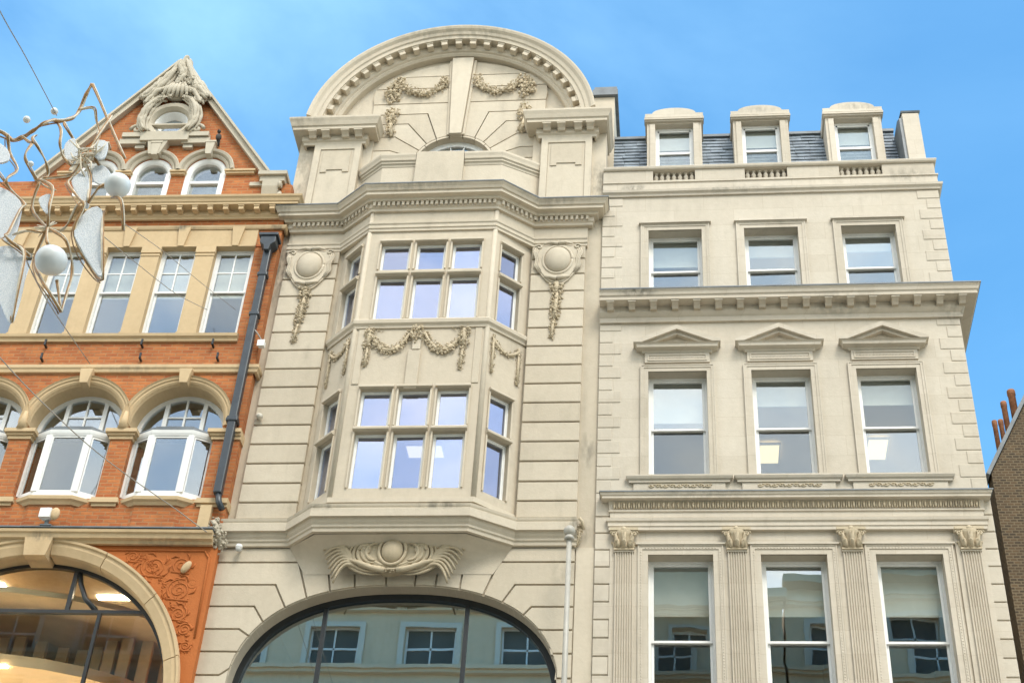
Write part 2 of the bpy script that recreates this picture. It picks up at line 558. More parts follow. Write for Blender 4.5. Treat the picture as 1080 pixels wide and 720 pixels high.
def sash_window(root, x, y, z0, z1, w, rail, grid=None, blind=0.0, lower_dark=True, fm=None):
    """Box sash: fixed frame (part) > two sashes, two panes, a blind. Local origin: middle of the sill."""
    fm = fm or M_WHT
    h = z1 - z0; rl = rail - z0; a = w / 2
    k = ('sash', round(w, 3), round(h, 3), round(rl, 3), grid, fm.name)
    fr = cached(k + (0,), lambda: mesh_of('window', ring(MB(), -a, a, 0, h, .045, 0, .11), fm))
    def up():
        m = MB(); ring(m, -a + .047, a - .047, rl - .022, h - .047, .042, .012, .05)
        if grid:
            nx, nz = grid
            iw = w - .178; ih = h - .047 - .042 - rl - .02
            for i in range(1, nx):
                xx = -iw / 2 + iw * i / nx
                m.box(xx - .014, xx + .014, .016, .046, rl + .02, h - .09)
            for j in range(1, nz):
                zz = rl + .02 + ih * j / nz
                m.box(-iw / 2, iw / 2, .018, .044, zz - .014, zz + .014)
        return mesh_of('sash', m, fm)
    def lo():
        m = MB(); ring(m, -a + .047, a - .047, .047, rl + .024, .042, .056, .096, .06)
        return mesh_of('sash', m, fm)
    o = obj('window', fr, None, root, loc=(x, y, z0))
    obj('sash', cached(k + (1,), up), None, o)
    obj('sash', cached(k + (2,), lo), None, o)
    def pane(za, zb, yy):
        return mesh_of('glass_pane', MB().box(-a + .08, a - .08, yy, yy + .004, za, zb), M_GLS)
    p = obj('glass_pane', cached(k + (3,), lambda: pane(rl + .005, h - .08, .03)), None, o)
    p2 = obj('glass_pane', cached(k + (4,), lambda: pane(.08, rl - .005, .075)), None, o)
    for q in (p, p2):
        q.rotation_euler = (R(random.uniform(-.3, .3)), 0, R(random.uniform(-.6, .6)))
    if blind:
        zb = h - .06 - blind
        bm_ = MB().box(-a + .06, a - .06, .16, .166, zb, h - .02).box(-a + .06, a - .06, .152, .176, zb - .03, zb)
        obj('roller_blind', bm_, M_BLD, o)
    return o

def casement(root, x, y, z0, z1, w, T=None, fw=.05, gm=None):
    h = z1 - z0; a = w / 2
    k = ('cas', round(w, 3), round(h, 3), fw)
    o = obj('window', cached(k, lambda: mesh_of('window', ring(ring(MB(), -a, a, 0, h, .022, -.012, .05), -a + .018, a - .018, .018, h - .018, fw - .018, 0, .05), M_WHT)), None, root, loc=(x, y, z0))
    g = obj('glass_pane', cached(k + (1,), lambda: mesh_of('glass_pane', MB().box(-a + fw - .005, a - fw + .005, .02, .026, fw - .005, h - fw + .005), M_GLV)), None, o)
    g.rotation_euler = (R(random.uniform(-.5, .5)), 0, R(random.uniform(-.9, .9)))
    return o

def architrave(mb, x0, x1, z0, z1, w, p=.05):
    """Two-step stone surround, open at the sill."""
    for (a, b, pp) in ((0, w * .55, p * .55), (w * .55, w * .86, p * .8), (w * .86, w, p)):
        U = [(x0 - b, z0), (x0 - a, z0), (x0 - a, z1 + a), (x1 + a, z1 + a), (x1 + a, z0), (x1 + b, z0), (x1 + b, z1 + b), (x0 - b, z1 + b)]
        mb.prism(U, -pp, .01)
    return mb

# ------------------------------------------------------------------ ornament
def leaf(mb, q, l, rot):
    w = l * .40
    vs = [(0, 0, -l * .5), (-w * .8, .0, -l * .12), (-w * .62, .01, l * .18), (0, .015, l * .6), (w * .62, .01, l * .18), (w * .8, .0, -l * .12),
          (0, -l * .20, -l * .10), (0, -l * .16, l * .22), (0, l * .06, 0)]
    vs = [tuple(Vector(q) + rot @ Vector(v)) for v in vs]
    fs = [(0, 6, 1), (1, 6, 7, 2), (2, 7, 3), (3, 7, 4), (4, 7, 6, 5), (5, 6, 0), (0, 1, 8), (1, 2, 8), (2, 3, 8), (3, 4, 8), (4, 5, 8), (5, 0, 8)]
    mb.add(vs, fs)

def lumps(mb, pts, rad, n, spread=None, ysc=.5, size=(.35, .9)):
    """Carved fruit and leaf clusters scattered along a line (x, y, z)."""
    pts = [Vector(p) for p in pts]
    seg = [(pts[i + 1] - pts[i]).length for i in range(len(pts) - 1)]
    tot = sum(seg)
    if tot > .25 and rad < .16:
        mb.tube([p + Vector((0, -rad * .12, 0)) for p in pts], rad * .38, 7)
    for _ in range(int(n * 1.35)):
        t = random.random() * tot; i = 0
        while i < len(seg) - 1 and t > seg[i]:
            t -= seg[i]; i += 1
        q = pts[i].lerp(pts[i + 1], t / max(seg[i], 1e-6))
        a = random.random() * 2 * pi; r = rad * math.sqrt(random.random())
        q = q + Vector((math.cos(a) * r, -random.random() * rad * ysc, math.sin(a) * r))
        s = rad * random.uniform(*size) * .50
        rot = Matrix.Rotation(random.random() * pi, 3, 'Y') @ Matrix.Rotation(random.uniform(-.6, .6), 3, 'X')
        if random.random() < .28:
            mb.ball(q, s * .6, s * .55, s * .6, 7, 5)
        else:
            leaf(mb, q, s * 1.5, rot)
    return mb

def plume(mb, p0, dirs, n, length, spread, r, y=-.06, curl=1.0):
    """Fan of carved acanthus strands starting at p0."""
    for i in range(n):
        f = (i / (n - 1) - .5) if n > 1 else 0
        a = dirs + f * spread
        pts = []; x, z = p0
        l = length * (1 - .35 * abs(f)) / 9
        for k in range(10):
            pts.append((x, y - .05 * math.sin(pi * k / 9), z))
            x += math.cos(a) * l; z += math.sin(a) * l
            a += curl * (-.05 - .02 * k) * (1 if math.cos(dirs) > 0 else -1)
        mb.tube(pts, [r * (.5 + .8 * math.sin(pi * (.1 + .8 * k / 9))) for k in range(10)], 6)
    return mb

# ================================================================== SETTING
g = obj('street', MB().box(-400, 400, -400, 400, -.5, 0), M_GRN); g['kind'] = 'structure'
pv = obj('pavement', MB().box(-60, 60, -3.6, 6, .004, .13).box(-60, 60, -32, -20.6, .004, .13), M_PAV, bevel=.02); pv['kind'] = 'structure'

# ================================================================== RIGHT BUILDING: pale stucco, three bays
RX0, RX1 = -1.42, 5.12
RB = thing('stucco_building', 'pale stucco building with three bays of sash windows, triangular pediments and roof dormers', 'building', ((RX0 + RX1) / 2, 0, 0))
RC = [0.0, 1.845, 3.695]
holes = []
for c in RC:
    holes += [rect(c - .515, c + .515, 20.5, 22.145), rect(c - .525, c + .525, 16.37, 18.66), rect(c - .535, c + .535, 11.75, 14.83),
              rect(c - .535, c + .535, 7.0, 10.3)]
holes.append(rect(-.9, 4.6, .6, 4.2))
obj('wall', MB().prism(rect(RX0, RX1, .1, 23.2), 0, .24, holes), M_RB, RB)
obj('side_wall', MB().box(RX1 - .3, RX1, .242, 12, .1, 23.18).box(RX0, RX0 + .3, .242, 12, .1, 23.18).box(RX0 + .302, RX1 - .302, 11.7, 12, .1, 23.18), M_RB, RB)
# floors and back walls of the rooms
m = MB()
for z in (5.0, 11.2, 15.5, 19.6):
    m.box(RX0 + .302, RX1 - .302, .25, 5.5, z, z + .3)
m.box(RX0 + .302, RX1 - .302, 5.5, 5.6, .2, 23.4)
for x in (.92, 2.77):
    m.box(x - .06, x + .06, 1.6, 5.5, .2, 23.4)
m.box(RX0 + .302, RX1 - .302, .25, 11.6, 22.6, 22.75)
obj('interior', m, M_INT, RB)
# architraves, sills and panels, storey by storey
for c in RC:
    a = MB(); architrave(a, c - .515, c + .515, 20.4, 22.145, .15, .05)
    a.box(c - .70, c + .70, -.085, .01, 22.297, 22.345)
    obj('window_surround', a, M_RB, RB)
    a = MB(); architrave(a, c - .525, c + .525, 16.37, 18.66, .14, .05)
    obj('window_surround', a, M_RB, RB)
    a = MB(); architrave(a, c - .535, c + .535, 11.75, 14.83, .17, .055)
    for i in range(60):
        for sx in (-1, 1):
            a.ball((c + sx * (.535 + .115), -.042, 11.8 + i * .052), .012, .012, .016, 5, 4)
    for i in range(23):
        a.ball((c - .57 + i * .052, -.042, 14.945), .016, .012, .012, 5, 4)
    a.box(c - .74, c + .74, -.075, .01, 15.003, 15.035)
    obj('window_surround', a, M_RB, RB)
    s = MB(); s.sweep([(0, 16.24), (.06, 16.24), (.06, 16.28), (.09, 16.30), (.11, 16.34), (.11, 16.368), (0, 16.368)], [(c - .80, .02), (c - .80, 0), (c + .80, 0), (c + .80, .02)])
    s.box(c - .78, c + .78, -.035, .01, 16.03, 16.238)
    obj('window_sill', s, M_RB, RB)
    # carved scroll in the apron below the sill
    s = MB()
    for i in range(9):
        x = c - .48 + i * .12; z = 16.175
        sg = 1 if i % 2 else -1
        pts = [(x + .05 * math.cos(t * .55) * (1 - t / 16), -.043, z + sg * .034 * math.sin(t * .55) * (1 - t / 18)) for t in range(14)]
        s.tube(pts, .011, 5)
        s.ball((x + .055, -.04, z - sg * .02), .025, .02, .014, 6, 4)
    obj('carved_panel', s, M_ORN, RB)
    # pediment
    p = MB()
    p.sweep([(0, 19.06), (.05, 19.06), (.07, 19.10), (.16, 19.12), (.17, 19.18), (.20, 19.20), (0, 19.20)], [(c - .57, .02), (c - .57, -.005), (c + .57, -.005), (c + .57, .02)])
    for sx in (-1, 1):
        q = [(c + sx * .79, 19.205), (c + sx * .79, 19.25), (c, 19.60), (c, 19.50), (c + sx * .64, 19.205)]
        p.prism(q, -.21, .01)
        q = [(c + sx * .62, 19.207), (c, 19.495), (c, 19.43), (c + sx * .48, 19.207)]
        p.prism(q, -.14, .01)
    p.prism([(c - .5, 19.203), (c + .5, 19.203), (c, 19.44)], -.045, .01)
    p.ball((c, -.05, 19.26), .11, .03, .03, 10, 5)
    obj('pediment', p, M_RB, RB)
    f = MB().box(c - .585, c + .585, -.05, .01, 18.845, 19.055)
    ring(f, c - .535, c + .535, 18.88, 19.02, .02, -.065, -.05)
    for i in range(40):
        f.ball((c - .49 + i * .0252, -.05, 18.95), .010, .009, .026, 5, 4)
    obj('frieze_panel', f, M_RB, RB)
    # windows
    sash_window(RB, c, .215, 20.5, 22.145, 1.03, 21.27, blind=random.choice((.25, .34, .48, .55)))
    sash_window(RB, c, .205, 16.372, 18.66, 1.05, 17.53, blind=random.choice((.45, .62, .8)))
    sash_window(RB, c, .205, 11.752, 14.83, 1.07, 13.36, blind=random.choice((.85, 1.0, 1.15)))
    sash_window(RB, c, .205, 7.002, 10.3, 1.07, 8.7, blind=.6)
# shopfront below the frame of the photograph
m = MB(); ring(m, -.9, 4.6, .6, 4.2, .1, .05, .2)
for x in (.9, 2.75):
    m.box(x - .05, x + .05, .06, .19, .7, 4.1)
sf = obj('shop_window', m, M_DRK, RB)
obj('glass_pane', MB().box(-.8, 4.5, .12, .13, .7, 4.1), M_GLB, sf)
obj('fascia', MB().box(-1.2, 4.9, -.18, .01, 4.4, 5.1), M_RB, RB, bevel=.02)
# main cornice with modillions
cp = [(RX0, 0), (RX1, 0), (RX1, 5)]
prof = [(0, 19.80), (.05, 19.80), (.06, 19.84), (.035, 19.86), (.035, 19.92), (.07, 19.95), (.11, 20.0), (.11, 20.13), (.30, 20.13), (.32, 20.13), (.32, 20.20), (.345, 20.22), (.36, 20.28), (.385, 20.31), (.385, 20.345), (0, 20.38)]
co = obj('cornice', MB().sweep(prof, cp), M_RB, RB)
obj('lead_flashing', MB().sweep([(-.02, 20.37), (.39, 20.346), (.392, 20.325), (.398, 20.325), (.398, 20.352), (-.02, 20.39)], cp), M_LED, co)
m = MB()
def modillion(mb, x, y, z0, z1, d, w):
    yz = [(y + .005, z0), (y - d * .35, z0 + .004), (y - d * .55, z0 + (z1 - z0) * .35), (y - d * .85, z0 + (z1 - z0) * .62), (y - d, z0 + (z1 - z0) * .72), (y - d, z1 - .003), (y + .005, z1 - .003)]
    mb.prism(yz, x - w / 2, x + w / 2, plane='yz')
    mb.box(x - w / 2 - .015, x + w / 2 + .015, y - d - .012, y + .004, z1 - .03, z1 - .002)
for i in range(17):
    obj('modillion', cached('rbmod', lambda: mesh_of('modillion', (lambda b: (modillion(b, 0, 0, 0, .125, .18, .115), b)[1])(MB()), M_RB)), None, co, loc=(RX0 + .20 + i * .4, -.112, 20.003))
# lower entablature over the pilasters
EX0, EX1 = -1.12, 4.92
ep = [(EX0, .02), (EX0, 0), (EX1, 0), (EX1, .02)]
en = MB()
en.sweep([(0, 15.28), (.07, 15.28), (.07, 15.345), (.085, 15.35), (.085, 15.42), (.11, 15.44), (.12, 15.49), (.05, 15.50), (.05, 15.63), (.075, 15.645), (.075, 15.67), (0, 15.67)], ep)
en.sweep([(0, 15.672), (.06, 15.672), (.085, 15.84), (.185, 15.842), (.185, 15.885), (.205, 15.90), (.22, 15.945), (.225, 15.958), (0, 15.975)], ep)
eo = obj('entablature', en, M_RB, RB)
obj('lead_flashing', MB().sweep([(.0, 15.975), (.227, 15.959), (.228, 15.942), (.233, 15.942), (.233, 15.964), (.0, 15.985)], ep), M_LED, eo)
m = MB(); x = EX0 + .02
while x < EX1 - .03:
    m.ball((x, -.080, 15.76), .026, .032, .072, 6, 5)
    m.box(x + .036, x + .047, -.098, -.06, 15.69, 15.835)
    x += .083
obj('egg_and_dart', m, M_ORN, eo)
# pilasters
def capital(mb, cx, y, z0, z1, w):
    h = z1 - z0
    mb.box(cx - w * .56, cx + w * .56, y - .13, y + .02, z1 - .05, z1)
    mb.lathe([(w * .33, z0 + .03), (w * .33, z0 + .1), (w * .42, z0 + h * .7), (w * .5, z1 - .06), (w * .48, z1 - .05)], cx, y + .05, 12)
    mb.box(cx - w * .40, cx + w * .40, y - .075, y + .02, z0, z0 + .03)
    for row, (zz, hh, rr) in enumerate(((z0 + .035, h * .34, w * .36), (z0 + .05, h * .62, w * .40))):
        for k in range(5):
            a = -pi * (k + .5 + (.0 if row else .0)) / 5 if row == 0 else -pi * k / 4
            ca, sa = math.cos(a), math.sin(a)
            pts = [(cx + ca * rr * (1 + .0), y + .05 + sa * rr, zz), (cx + ca * rr * 1.05, y + .05 + sa * rr * 1.05, zz + hh * .6), (cx + ca * rr * 1.25, y + .05 + sa * rr * 1.25, zz + hh * .95), (cx + ca * rr * 1.42, y + .05 + sa * rr * 1.42, zz + hh * .85)]
            mb.tube(pts, [.03, .038, .034, .018], 6)
    for sx in (-1, 1):
        pts = []
        for t in range(16):
            r = .062 * (1 - t / 19)
            an = t * .62
            pts.append((cx + sx * (w * .40 + .0) + sx * r * math.cos(an), y - .10, z1 - .105 + r * math.sin(an)))
        mb.tube(pts, .017, 6)
        mb.tube([(cx, y - .09, z0 + h * .5), (cx + sx * w * .2, y - .10, z1 - .09), (cx + sx * w * .42, y - .10, z1 - .055)], .014, 5)
    mb.ball((cx, y - .13, z1 - .03), .045, .03, .045, 8, 5)
for c in (-.93, .925, 2.79, 4.68):
    p = MB().box(c - .235, c + .235, -.03, .01, 10.9, 15.279)
    poly = []
    for k in range(7):
        a = c - .14 + .28 * k / 7; b = a + .28 / 7
        poly += [(a + .004, -.07), (a + .010, -.052), (a + .020, -.046), (b - .010, -.052), (b - .004, -.07)]
    poly = [(c - .148, -.028), (c - .148, -.07)] + poly + [(c + .148, -.07), (c + .148, -.028)]
    p.prism(poly, 11.0, 14.885, plane='xy')
    p.box(c - .165, c + .165, -.082, -.027, 14.855, 14.882)
    po = obj('pilaster', p, M_RB, RB)
    k = MB(); capital(k, c, -.03, 14.885, 15.278, .42)
    obj('capital', k, M_ORN, po)
# quoins
def quoins(mb, x_edge, sgn, z0, z1, h, wl, ws, pr=.014, gap=.022):
    z = z0; i = 0
    while z < z1 - h * .6:
        w = wl if i % 2 else ws
        a, b = (x_edge, x_edge + sgn * w) if sgn > 0 else (x_edge + sgn * w, x_edge)
        mb.box(a, b, -pr, .012, z + gap / 2, min(z + h, z1) - gap / 2)
        z += h; i += 1
for (z0, z1, h) in ((20.39, 23.05, .27), (16.05, 19.79, .275), (.3, 15.95, .325)):
    for xe, sg, wl, ws in ((RX0, 1, .40, .25), (RX1, -1, .42, .26)):
        q = MB(); quoins(q, xe, sg, z0, z1, h, wl, ws, .026 if z0 < 1 else .013)
        obj('quoin_stack', q, M_RB, RB, bevel=.012)
# parapet with three balustrades
PB = [(c - .42, c + .42) for c in (0.0, 1.83, 3.69)]
obj('parapet', MB().prism(rect(RX0, RX1, 23.2, 23.81), 0, .26, [rect(a, b, 23.535, 23.8) for a, b in PB]), M_RB, RB)
obj('string_course', MB().sweep([(0, 23.06), (.04, 23.06), (.05, 23.11), (.09, 23.14), (.10, 23.19), (.02, 23.215), (.02, 23.43), (.045, 23.44), (.045, 23.47), (0, 23.48)], [(RX0, 0), (RX1, 0), (RX1, 5)]), M_RB, RB)
obj('coping', MB().sweep([(-.3, 23.812), (.03, 23.812), (.05, 23.835), (.06, 23.875), (.05, 23.895), (-.3, 23.91)], [(RX0, 0), (RX1, 0), (RX1, 5)]), M_RB, RB)
bal = mesh_of('baluster', MB().lathe([(.045, 0), (.045, .025), (.028, .035), (.022, .06), (.045, .12), (.050, .155), (.026, .215), (.024, .235), (.045, .245), (.045, .265)], 0, 0, 10), M_RB)
for a, b in PB:
    for i in range(7):
        obj('baluster', bal, None, RB, loc=(a + .06 + i * .12, .1, 23.535))
# mansard roof of slates, dormers, party wall
rows = MB(); nrow = 18
def mans(z):
    return .62 + (z - 23.6) * .26
for i in range(nrow):
    z0 = 23.7 + i * .128; z1 = z0 + .175
    x = RX0 + .05
    k = 0
    while x < 4.66:
        w = random.uniform(.26, .34); xe = min(x + w - .006, 4.67)
        t = random.uniform(-.008, .010)
        vs = [(x, mans(z0) - .035 + t, z0), (xe, mans(z0) - .035 + t, z0), (xe, mans(z1) - .004, z1), (x, mans(z1) - .004, z1),
              (x, mans(z0) + .0, z0), (xe, mans(z0) + .0, z0)]
        rows.add(vs, [(0, 1, 2, 3), (0, 4, 5, 1), (1, 5, 2), (0, 3, 4)])
        x += w
ro = obj('roof', MB().prism([(.66, 23.2), (1.26, 25.99), (1.4, 26.03), (9, 26.3), (9, 23.2)], RX0 + .02, 4.68, plane='yz'), M_LED, RB)
obj('slates', rows, M_SLT, ro)
obj('ridge_flashing', MB().box(RX0 + .02, 4.68, 1.17, 1.36, 25.99, 26.06), M_LED, ro)
for c in (.02, 1.835, 3.76):
    d = MB()
    d.prism([(c - .575, 23.45), (c - .40, 23.45), (c - .40, 25.81), (c + .40, 25.81), (c + .40, 23.45), (c + .575, 23.45), (c + .575, 25.85), (c - .575, 25.85)], .6, .86)
    for sx in (-1, 1):
        d.box(c + sx * .46 - .055, c + sx * .46 + .055, .575, .603, 23.5, 25.79)
        d.box(c + sx * .5 - .075, c + sx * .5 + .075, .862, 2.6, 23.45, 25.85)
    do = obj('dormer', d, M_RB, RB)
    # cap: segmental top with flat shoulders
    top = [(c - .615, 25.84), (c + .615, 25.84), (c + .615, 26.07), (c + .46, 26.075)]
    top += [(c + .46 * math.cos(pi * i / 16), 26.075 + .165 * math.sin(pi * i / 16)) for i in range(1, 16)]
    top += [(c - .46, 26.075), (c - .615, 26.07)]
    k = MB().prism(top, .54, 2.6)
    k.box(c - .63, c + .63, .51, .7, 25.87, 25.915).box(c - .625, c + .625, .525, .7, 25.94, 25.965)
    obj('dormer_cap', k, M_RB, do)
    k = MB(); ring(k, c - .40, c + .40, 23.9, 25.81, .05, .75, .85)
    k.box(c - .35, c + .35, .765, .82, 25.05, 25.11).box(c - .35, c + .35, .77, .8, 25.72, 25.765)
    for sx in (-1, 1):
        k.box(c + sx * .335 - .018, c + sx * .335 + .018, .77, .82, 23.95, 25.77)
    obj('window_frame', k, M_WHT, do)
    gp = obj('glass_pane', MB().box(c - .33, c + .33, .80, .804, 23.95, 25.75), M_GLS, do)
    obj('roller_blind', MB().box(c - .33, c + .33, .90, .905, 25.3, 25.76), M_BLD, do)
    obj('dark_room', MB().box(c - .42, c + .42, 1.9, 1.95, 23.6, 25.8), M_INT, do)
w = MB().prism([(.25, 23.3), (.32, 25.6), (.6, 25.72), (3.2, 25.95), (3.2, 23.3)], 4.72, 5.06, plane='yz')
po = obj('party_wall', w, M_RB, RB, bevel=.015)
obj('wall_flashing', MB().prism([(.29, 23.4), (.36, 25.5), (.62, 25.68), (3.1, 25.9), (3.1, 23.4)], 4.66, 4.718, plane='yz').prism([(.32, 25.62), (.62, 25.74), (1.3, 25.81), (1.3, 25.85), (.3, 25.66)], 4.7, 5.09, plane='yz'), M_LED, po)

# ================================================================== MIDDLE BUILDING: stone, arch below, canted bay, round pediment
MX0, MX1 = -7.88, -1.425
MC = -4.66
MBd = thing('stone_building', 'cream stone building with a round arched pediment above a canted two storey bay', 'building', (MC, 0, 0))
ACX, ACZ, AA, AB, AN = -4.635, 12.27, 2.68, 2.0, 2.4
def sup(t, k=0.0):
    c_, s_ = math.cos(t), math.sin(t)
    return (ACX + (AA - k) * math.copysign(abs(c_) ** (2 / AN), c_), ACZ + (AB - k) * abs(s_) ** (2 / AN))
def supx(x, k=0.0):
    u = min(1, abs((x - ACX) / (AA - k)))
    return ACZ + (AB - k) * (1 - u ** AN) ** (1 / AN)
def archloop(k, zb, n=56):
    pts = [sup(pi * i / n, k) for i in range(n + 1)]
    return [(pts[-1][0], zb)] + [(pts[0][0], zb)] + pts
hole = archloop(0, 6.0)
obj('wall', MB().prism(rect(MX0, MX1, .1, 22.8), .045, .46, [hole, rect(-6.4, -2.9, 15.7, 22.0), rect(-6.9, -2.4, .5, 5.2)]), M_MB, MBd)
obj('side_wall', MB().box(MX0, MX0 + .3, .462, 12, .1, 24.9).box(MX1 - .3, MX1, .462, 12, .1, 25.2).box(MX0 + .3, MX1 - .3, 11.7, 12, .1, 25), M_MB, MBd)
m = MB()
for z in (5.3, 15.2, 18.5, 22.3):
    m.box(MX0 + .302, MX1 - .302, .47, 6, z, z + .3)
m.box(MX0 + .302, MX1 - .302, 6, 6.1, .2, 24)
m.box(-6.4, -6.3, .47, 6, 15.5, 22.3).box(-3.0, -2.9, .47, 6, 15.5, 22.3)
obj('interior', m, M_INT, MBd)
# rusticated arch zone: courses with elbowed joints running into the voussoirs
JL = [(14.71, -6.42, -6.19), (14.28, -6.76, -6.53), (13.87, -7.06, -6.86), (13.45, -7.25, -7.06), (13.04, -7.42, -7.20), (12.62, -7.44, -7.28)]
JR = [(14.71, -3.02, -3.24), (14.28, -2.72, -2.92), (13.87, -2.43, -2.56), (13.45, -2.22, -2.31), (13.03, -2.07, -2.11), (12.60, -1.99, -1.99)]
def arcseg(xa, xb, n=6):
    return [(xa + (xb - xa) * i / n, supx(xa + (xb - xa) * i / n)) for i in range(n + 1)]
blocks = []
for J, XE, sg in ((JL, MX0 + .01, -1), (JR, -1.735, 1)):
    for i in range(len(J) - 1):
        z0, b0, p0 = J[i]; z1, b1, p1 = J[i + 1]
        poly = [(XE, z0), (b0, z0)] + arcseg(p0, p1) + [(b1, z1), (XE, z1)]
        blocks.append(poly)
    z, b, p = J[-1]
    e = ACX + sg * AA
    zz = z
    poly = [(XE, z), (b, z), (p, supx(p))] + [(e, ACZ - .08), (XE, ACZ - .08)]
    blocks.append(poly)
    for k in range(14):
        blocks.append(rect(min(XE, e), max(XE, e), ACZ - .08 - .42 * (k + 1), ACZ - .08 - .42 * k))
TOP = 14.99
tj = [(-5.81, -5.98), (-5.40, -5.50), (-4.88, -4.92), (-4.40, -4.36), (-4.05, -4.0), (-3.64, -3.57)]
blocks.append([(MX0 + .01, TOP), (MX0 + .01, 14.71), (-6.42, 14.71)] + arcseg(-6.19, -5.81, 4) + [(-5.98, TOP)])
blocks.append([(-1.735, TOP), (-1.735, 14.71), (-3.02, 14.71)] + arcseg(-3.24, -3.64, 4) + [(-3.57, TOP)])
for (a, ta), (b, tb) in zip(tj[:-1], tj[1:]):
    blocks.append([(ta, TOP)] + arcseg(a, b, 4) + [(tb, TOP)])
m = MB()
for poly in blocks:
    m.prism(inset(poly, .016), 0, .06)
# soffit stones of the arch, one per voussoir
edges = [j[2] for j in JL[::-1]] + [t[0] for t in tj] + [j[2] for j in JR]
edges = sorted(edges)
s2 = MB()
for a, b in zip(edges[:-1], edges[1:]):
    g_ = .014
    o1 = arcseg(a + g_, b - g_, 5)
    ang = []
    inn = [(ACX + (x - ACX) * 1.03, ACZ + (z - ACZ) * 1.045) for x, z in o1]
    s2.prism(o1 + inn[::-1], .03, .44)
obj('arch_soffit_stones', s2, M_MB, MBd)
obj('rusticated_blocks', m, M_MB, MBd, bevel=.016)
obj('end_strip', MB().box(-1.73, MX1 - .002, .015, .05, 5.9, 14.99), M_MB, MBd)
# the arched window
m = MB().prism(archloop(-.004, 6.0), .30, .42, [archloop(.10, 6.1)])
for (xt, xb) in ((-5.92, -5.92), (-3.53, -3.53)):
    m.box(xt - .035, xt + .035, .32, .40, 6.05, supx(xt, .1))
m.box(ACX - AA + .05, ACX + AA - .05, .33, .39, 8.6, 8.68)
aw = obj('arched_window', m, M_DRK, MBd)
gl = obj('glass_pane', MB().prism(archloop(.08, 6.05), .355, .361), M_GLB, aw)
m = MB(); ring(m, -6.9, -2.4, .5, 5.2, .1, .1, .25)
sf = obj('shop_window', m, M_DRK, MBd)
obj('glass_pane', MB().box(-6.8, -2.5, .17, .18, .6, 5.1), M_GLB, sf)
# lower cornice following the bay
LCP = [(MX0 + .02, .0), (-6.63, .0), (-6.11, -.46), (-3.52, -.46), (-2.79, .0), (-1.72, .0)]
obj('lower_cornice', MB().sweep([(0, 14.99), (.05, 15.0), (.055, 15.06), (.08, 15.08), (.08, 15.12), (.11, 15.16), (.13, 15.22), (.18, 15.225), (.18, 15.38), (.155, 15.40), (.17, 15.43), (.18, 15.47), (0, 15.53)], LCP), M_MB, MBd)
cv = MB(); NS = 10
topp = [(-6.62, .0), (-6.10, -.43), (-3.53, -.43), (-2.80, .0)]
botp = [(-6.30, .0), (-5.75, .0), (-3.80, .0), (-3.10, .0)]
vs = []
for i in range(NS + 1):
    t_ = i / NS
    for (xa, ya), (xb, yb_) in zip(topp, botp):
        vs.append((xa + (xb - xa) * t_, ya * (1 - t_) ** 3 - .007, 14.992 - .52 * t_))
fs = [(i * 4 + j, i * 4 + j + 1, i * 4 + j + 5, i * 4 + j + 4) for i in range(NS) for j in range(3)]
cv.add(vs, fs, True)
obj('bay_cove', cv, M_MB, MBd)
# piers of channelled blocks
JZ = [15.53, 15.88, 16.28, 16.70, 17.12, 17.54, 17.97, 18.40, 18.83, 19.27, 19.71, 20.16, 20.61, 21.04, 21.43, 21.76]
for xa, xb in ((-7.66, -6.60), (-2.77, -1.735)):
    m = MB()
    for z0, z1 in zip(JZ[:-1], JZ[1:]):
        m.box(xa, xb, -.055, .05, z0 + .015, z1 - .015)
    obj('rusticated_pier', m, M_MB, MBd, bevel=.014)
# canted bay
BF = [(-6.53, .045), (-5.91, -.55), (-3.45, -.55), (-2.80, .045)]
def facet(p, q):
    p = Vector((*p, 0)); q = Vector((*q, 0)); u = (q - p).normalized(); n = Vector((-u.y, u.x, 0))
    T = Matrix(((u.x, n.x, 0, p.x), (u.y, n.y, 0, p.y), (0, 0, 1, 0), (0, 0, 0, 1)))
    return T, (q - p).length
LV = [(20.79, 21.47), (19.57, 20.62), (17.13, 17.94), (15.83, 17.0)]       # openings of the four light rows
wall = MB(); trims = []; wins = []
for fi in range(3):
    T, ln = facet(BF[fi], BF[fi + 1])
    wall.T = T; tr2 = (MB(), MB()); tr2[0].T = T; tr2[1].T = T
    if fi == 1:
        cents = [.56, 1.25, 1.945]; hw = .285
    else:
        cents = [ln * (.53 if fi == 0 else .47)]; hw = .235
    hs = [rect(c - hw, c + hw, a, b) for c in cents for a, b in LV]
    e = .003
    wall.prism(rect(e, ln - e, 15.5, 22.3), 0, .16, hs)
    for c in cents:
        for ri, (a, b) in enumerate(LV):
            top = ri in (0, 2); trim = tr2[ri // 2]
            # hood or transom ledge and chamfered jambs
            trim.prism([(-.004, b + .0), (-.075, b + .012), (-.075, b + .05), (-.045, b + .075), (-.004, b + .085)], c - hw - .035, c + hw + .035, plane='yz') if top else \
                trim.prism([(-.004, b + .0), (-.085, b + .02), (-.09, b + .06), (-.05, b + .10), (-.004, b + .13)], c - hw - .035, c + hw + .035, plane='yz')
            for sx in (-1, 1):
                trim.box(c + sx * (hw + .018) - .017, c + sx * (hw + .018) + .017, -.03, .004, a, b - .002)
            wins.append((T, c, a, b, hw))
    trims += tr2
wall.T = None
bay = obj('bay', wall, M_MB, MBd)
for trim in trims:
    obj('mullion_mouldings', trim, M_MB, bay, bevel=.006)

for T, c, a, b, hw in wins:
    o = casement(MBd, 0, 0, a + .004, b - .004, hw * 2 - .006)
    o.location = OFF[MBd.name] + (T @ Vector((c, .085, a + .004)))
    o.rotation_euler = T.to_euler()
